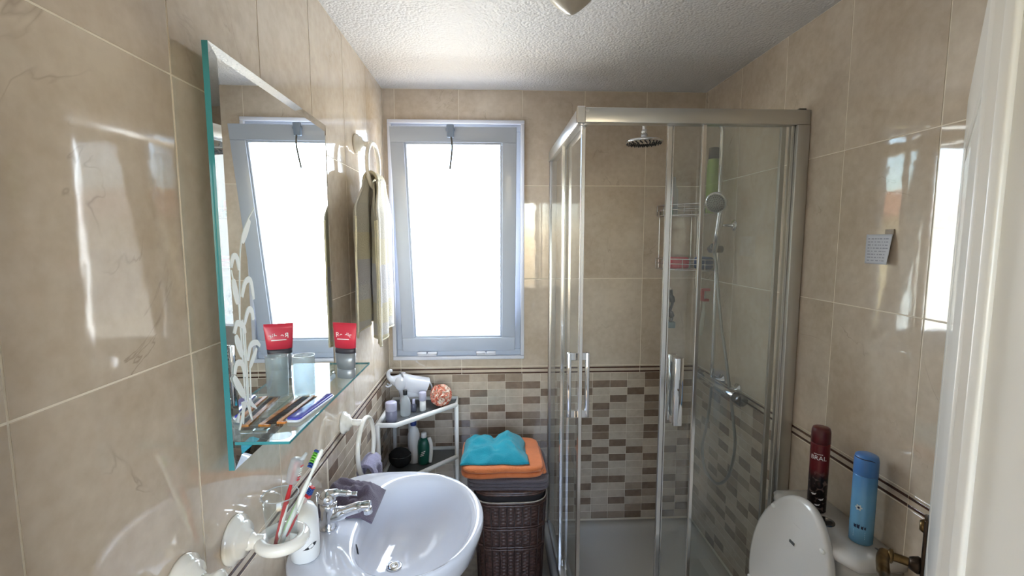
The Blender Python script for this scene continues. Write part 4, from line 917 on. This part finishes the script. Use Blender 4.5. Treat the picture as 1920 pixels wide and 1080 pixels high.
towel_stack('folded_towel', .606, 2.190, .6255, .192, .172, 2, .026, ORANGET, 'orange folded towel between grey and teal towels', 5, .02, -.003)
ot = bpy.data.objects['folded_towel.001']
for k in range(3):
    part('fold_ridge', MB().tube(bez([(.772+.014*k, 2.04+.012*k, .650-.010*k), (.770+.014*k, 2.15, .662-.012*k), (.766+.014*k, 2.33, .655-.010*k)], 8), [.004]+[.012]*15+[.005], 10), ORANGET, ot)
tc_ = thing('teal_cloth', (.59, 2.21, .67), 'crumpled teal cloth on top of folded orange towel', 'cloth')
def teal(u_, v_):
    a, b_ = u_*2-1, v_*2-1
    sx_ = .158*(1-.10*(b_+1)/2); x = .572+a*sx_+.012*noise.noise(Vector((u_*3, v_*3, 9))); y = 2.185+b_*.135+.018*noise.noise(Vector((u_*3, v_*3, 19)))
    e = max(0, 1-max(abs(a), abs(b_))**4)
    h = .020+.020*(1-abs(noise.noise(Vector((u_*3.1+.7, v_*2.4, 4))))*2.0)+.010*noise.noise(Vector((u_*9, v_*9, 2)))+.020*v_+.030*math.exp(-((u_-.70)/.16)**2)*(.3+.7*v_)-.026*math.exp(-((u_-.50)/.07)**2)*v_
    return (x, y, .677+max(.0, h)*e+.004)
part('cloth_top', MB().sheet(44, 40, teal), TEALT, tc_, solid=.006)
part('cloth_base', MB().rings([[Vector((.572+.150*math.copysign(abs(math.cos(t))**.5, math.cos(t)), 2.185+.127*math.copysign(abs(math.sin(t))**.5, math.sin(t)), z)) for t in [2*PI*i/40 for i in range(40)]] for z in (.676, .683)]), TEALT, tc_)

# ------------------------------------------------------------------ toilet
wc = thing('toilet', (1.45, 1.36, 0), 'white ceramic toilet with raised lid and low cistern', 'toilet')
TYC = 1.365
def dring(x0, hy, z, bulge=.045, n=15, r=.03):             # cistern outline: flat at the wall, bowed front
    o = []
    for i in range(n):
        s_ = -1+2*i/(n-1); o.append(Vector((x0+bulge*(abs(s_)**2.4), TYC-hy*s_*1.0, z)))
    o += [Vector((W-.004, TYC-hy*1.0, z)), Vector((W-.004, TYC+hy*1.0, z))]
    return o
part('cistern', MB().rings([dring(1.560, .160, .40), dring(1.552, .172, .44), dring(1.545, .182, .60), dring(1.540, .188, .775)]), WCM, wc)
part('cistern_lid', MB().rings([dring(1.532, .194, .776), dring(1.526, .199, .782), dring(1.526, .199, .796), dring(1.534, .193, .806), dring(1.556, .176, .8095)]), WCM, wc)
fb = part('flush_button', MB().lathe([(.0295, 0), (.0295, .003), (.026, .0045), (.0, .0035)], (1.612, 1.362, .809), n=32, cap=False), DCHROME, wc, label='round chrome flush button')
part('half_button', MB().poly([(.004+.019*math.cos(t), .019*math.sin(t)) for t in [-PI/2+PI*i/12 for i in range(13)]], lambda a, b_, d: (1.612+b_, 1.362+a, d), .8122, .8140), CHROME, fb)
part('half_button', MB().poly([(-.004-.019*math.cos(t), .019*math.sin(t)) for t in [-PI/2+PI*i/12 for i in range(13)]], lambda a, b_, d: (1.612+b_, 1.362+a, d), .8122, .8135), BLACK, fb)
part('maker_mark', MB().box(1.668, 1.674, 1.205, 1.232, .8085, .8100), plain('grey_print', srgb(84, 84, 84), .5), wc)
def lidout(t, k=1.):                                      # (across, up) outline of seat and lid
    c_, s_ = math.cos(t), math.sin(t); hw, hu = .182*k, .215*k
    w_ = hw*c_*(1-.10*max(0, s_)**2); return w_, .215+hu*s_
LB = Vector((1.452, TYC, .425)); lu = Vector((.105, 0, .455)).normalized(); ln = Vector((-lu.z, 0, lu.x))
def lp3(a, b_, d): return LB+Vector((0, 1, 0))*a+lu*b_*1.085+ln*d
nl = 56
ld = part('lid', MB().rings([[lp3(*lidout(2*PI*i/nl, k), d) for i in range(nl)] for k, d in ((.955, -.012), (.99, -.010), (1.0, -.004), (1.0, .004), (.985, .010), (.93, .013), (.5, .010), (.05, .009))]), plain('white_seat_plastic', srgb(214, 212, 209), .2, coat=.3), wc)
for a, b_ in ((-.118, .345), (.120, .345), (-.135, .09), (.135, .09)): part('bumper', MB().box(-.010, .010, -.004, .004, 0, .006, .002), PLAST, ld) if False else part('bumper', MB().ball(lp3(a, b_, .0125), .0085, 12, sx=.7, sy=1.3, sz=.8), PLAST, ld)
mb = MB(); mb.add([lp3(a, b_, .0118) for a, b_ in ((-.012, .292), (.012, .292), (.012, .300), (-.012, .300))]+[lp3(a, b_, .0128) for a, b_ in ((-.012, .292), (.012, .292), (.012, .300), (-.012, .300))], [(0, 1, 2, 3), (4, 5, 6, 7), (0, 1, 5, 4), (1, 2, 6, 5), (2, 3, 7, 6), (3, 0, 4, 7)]); part('lid_mark', mb, MATS['grey_print'], ld)
def seat_ring(k, z, f=1.): return [Vector((1.235-(.215*k*math.sin(2*PI*i/nl)), TYC+.182*k*math.cos(2*PI*i/nl), z)) for i in range(nl)]
part('seat', MB().rings([seat_ring(.98, .405), seat_ring(1.0, .412), seat_ring(1.0, .420), seat_ring(.96, .427), seat_ring(.70, .425), seat_ring(.66, .418), seat_ring(.68, .405)], 0, True, False, False), MATS['white_seat_plastic'], wc)
def bowl_ring(hx, hy, z, cx=1.25): return [Vector((cx-hx*math.sin(2*PI*i/nl), TYC+hy*math.cos(2*PI*i/nl), z)) for i in range(nl)]
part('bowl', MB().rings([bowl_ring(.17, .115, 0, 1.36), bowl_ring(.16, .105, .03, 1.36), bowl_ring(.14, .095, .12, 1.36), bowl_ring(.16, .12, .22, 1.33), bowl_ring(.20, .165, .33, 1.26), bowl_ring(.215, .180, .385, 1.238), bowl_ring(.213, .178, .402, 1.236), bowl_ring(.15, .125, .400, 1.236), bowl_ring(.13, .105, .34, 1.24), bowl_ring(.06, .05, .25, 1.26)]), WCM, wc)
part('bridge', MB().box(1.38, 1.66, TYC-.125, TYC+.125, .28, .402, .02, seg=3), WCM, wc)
for s_ in (-1, 1): part('lid_hinge', MB().cyl((1.452, TYC+s_*.09, .415), (1.452, TYC+s_*.05, .415), .014), PLAST, wc)
# aerosol cans on the cistern
def can(x, y, z, r, h, label, bodym, capm, ch, neck=True):
    t = thing('aerosol_can', (x, y, z), label, 'spray can')
    part('can_body', MB().lathe([(r*.94, 0), (r, .002), (r, .004), (r*.97, .006), (r, .009), (r, h-ch-.004), (r*.97, h-ch)], (x, y, z), n=36), bodym, t)
    return t
# dark red can with chocolate-brown pebble print
CHOC, nt, b = newmat('dark_red_can_print'); c = coords(nt)
sep = nt.nodes.new('ShaderNodeSeparateXYZ'); nt.links.new(c, sep.inputs[0])
vo = N(nt, 'ShaderNodeTexVoronoi', Scale=62.0, Randomness=.9); nt.links.new(c, vo.inputs['Vector'])
peb = ramp(nt, vo.outputs['Distance'], [(.15, srgb(52, 30, 28)), (.4, srgb(20, 10, 10)), (.62, srgb(30, 16, 16)), (.75, srgb(120, 100, 96))])
kz = ramp(nt, sep.outputs['Z'], [(0., (1, 1, 1, 1)), (.03, (0, 0, 0, 1))])
mxx = N(nt, 'ShaderNodeMix', data_type='RGBA'); nt.links.new(kz, mxx.inputs[0]); mxx.inputs[6].default_value = srgb(98, 14, 22); nt.links.new(peb, mxx.inputs[7])
nt.links.new(mxx.outputs[2], b.inputs['Base Color']); b.inputs['Roughness'].default_value = .28; b.inputs['Metallic'].default_value = .15
RC = (1.634, 1.430, .8098)
rc = can(*RC, .0275, .284, 'dark red aerosol can with white lettering and brown pebble print on cistern', CHOC, None, .052)
part('cap', MB().lathe([(.0270, .2325), (.0282, .234), (.0275, .272), (.024, .282), (.017, .284)], RC, n=36), plain('dark_red_cap', srgb(84, 12, 20), .3, coat=.2), rc)
mb = MB()
def rcm(a, b_, d):
    t = -2.33+a/.0277; return (RC[0]+(.0277+d)*math.cos(t), RC[1]+(.0277+d)*math.sin(t), RC[2]+.180+b_)
text_mesh('BRAL', .0205, rcm, mb, .0003)
for k in range(6): mb.poly([(-.014+k*.0045, .0185), (-.0105+k*.0045, .0185), (-.0105+k*.0045, .0205), (-.014+k*.0045, .0205)], rcm, 0, .0003)
for a, z in ((-.008, -.115), (.014, -.13), (.004, -.15)): mb.poly([(a-.008, z), (a-.002, z-.005), (a+.006, z-.003), (a+.009, z+.004), (a+.003, z+.001), (a-.004, z+.001)], rcm, 0, .0003)
part('lettering', mb, MATS['white_print'], rc)
# blue can
BLC, nt, b = newmat('blue_can_print'); c = coords(nt)
sep = nt.nodes.new('ShaderNodeSeparateXYZ'); nt.links.new(c, sep.inputs[0])
g = N(nt, 'ShaderNodeMath', operation='MULTIPLY_ADD'); g.inputs[1].default_value = 4.5; g.inputs[2].default_value = .5; nt.links.new(sep.outputs['Z'], g.inputs[0])
nt.links.new(ramp(nt, g.outputs[0], [(0, srgb(96, 140, 170)), (.25, srgb(120, 178, 216)), (.7, srgb(112, 172, 220)), (1, srgb(84, 142, 204))]), b.inputs['Base Color']); b.inputs['Roughness'].default_value = .25; b.inputs['Metallic'].default_value = .2
BCN = (1.655, 1.268, .8098)
bc = can(*BCN, .0300, .268, 'light blue aerosol can with darker blue cap on cistern', BLC, None, .060)
bcap = part('cap', MB().lathe([(.0295, .207), (.0310, .209), (.0305, .252), (.028, .264), (.020, .268)], BCN, n=36), plain('mid_blue_cap', srgb(74, 128, 196), .3, coat=.2), bc)
mb = MB()
def bcm(a, b_, d):
    t = -2.42+a/.0302; return (BCN[0]+(.0302+d)*math.cos(t), BCN[1]+(.0302+d)*math.sin(t), BCN[2]+.05+b_)
for k, (a, w_, h_) in enumerate(((-.015, .006, .010), (-.007, .007, .012), (.003, .006, .009), (.011, .004, .008))): mb.poly([(a, 0), (a+w_*.9, -.002), (a+w_, h_), (a+w_*.4, h_*.7), (a, h_)], bcm, 0, .0004)
part('dark_lettering', mb, plain('dark_blue_print', srgb(20, 30, 60), .4), bc)
mb = MB()
for k in range(4): mb.poly([(-.016, -.012-.006*k), (.014, -.012-.006*k), (.014, -.009-.006*k), (-.016, -.009-.006*k)], bcm, 0, .0003)
part('small_print', mb, plain('pale_blue_print', srgb(150, 190, 214), .4), bc)
part('flower_emblem', MB().poly([((.008+.0018*math.cos(6*t))*math.cos(t)-.006, .062+(.008+.0018*math.cos(6*t))*math.sin(t)) for t in [2*PI*i/36 for i in range(36)]], bcm, 0, .0004), plain('emblem_white', srgb(196, 206, 206), .4), bc)
part('emblem_core', MB().poly([(.0032*math.cos(t)-.006, .062+.0032*math.sin(t)) for t in [2*PI*i/16 for i in range(16)]], bcm, .0004, .0008), MATS['dark_blue_print'], bc)
part('cap_slot', MB().tube([(BCN[0]+.0285*math.cos(t), BCN[1]+.0285*math.sin(t), BCN[2]+.2585-.012*max(0, (t+1.9))) for t in [-3.6+2.2*i/16 for i in range(17)]], .0016, 8), MATS['dark_blue_print'], bcap)

# ------------------------------------------------------------------ note stuck on the right wall
nt_ = thing('paper_note', (W, 1.345, 1.62), 'small square paper note with grey writing stuck on right wall', 'note')
def npt(a, b_): c_ = .010*max(0, a-.45)**2*6; return (W-.0022-c_*(1-.7*b_), 1.398-.100*a, 1.628+.088*b_)
part('sheet', MB().sheet(14, 10, npt), plain('note_paper', srgb(206, 208, 216), .8), nt_, solid=.0008)
mb = MB(); rn = random.Random(5)
for k in range(8):
    b0 = .10+k*.105; a = .08
    while a < .78:
        w_ = rn.uniform(.04, .13); p = [npt(q, z) for q, z in ((a, b0), (a+w_, b0), (a+w_, b0+.03), (a, b0+.03))]
        mb.add([(x-.0007, y, z) for x, y, z in p], [(0, 1, 2, 3)]); a += w_+rn.uniform(.02, .06)
part('writing', mb, plain('grey_ink', srgb(150, 152, 164), .8), nt_)
part('tape', MB().box(W-.0035, W-.0014, 1.300, 1.330, 1.706, 1.730), plain('brown_tape', srgb(150, 132, 110), .4), nt_)
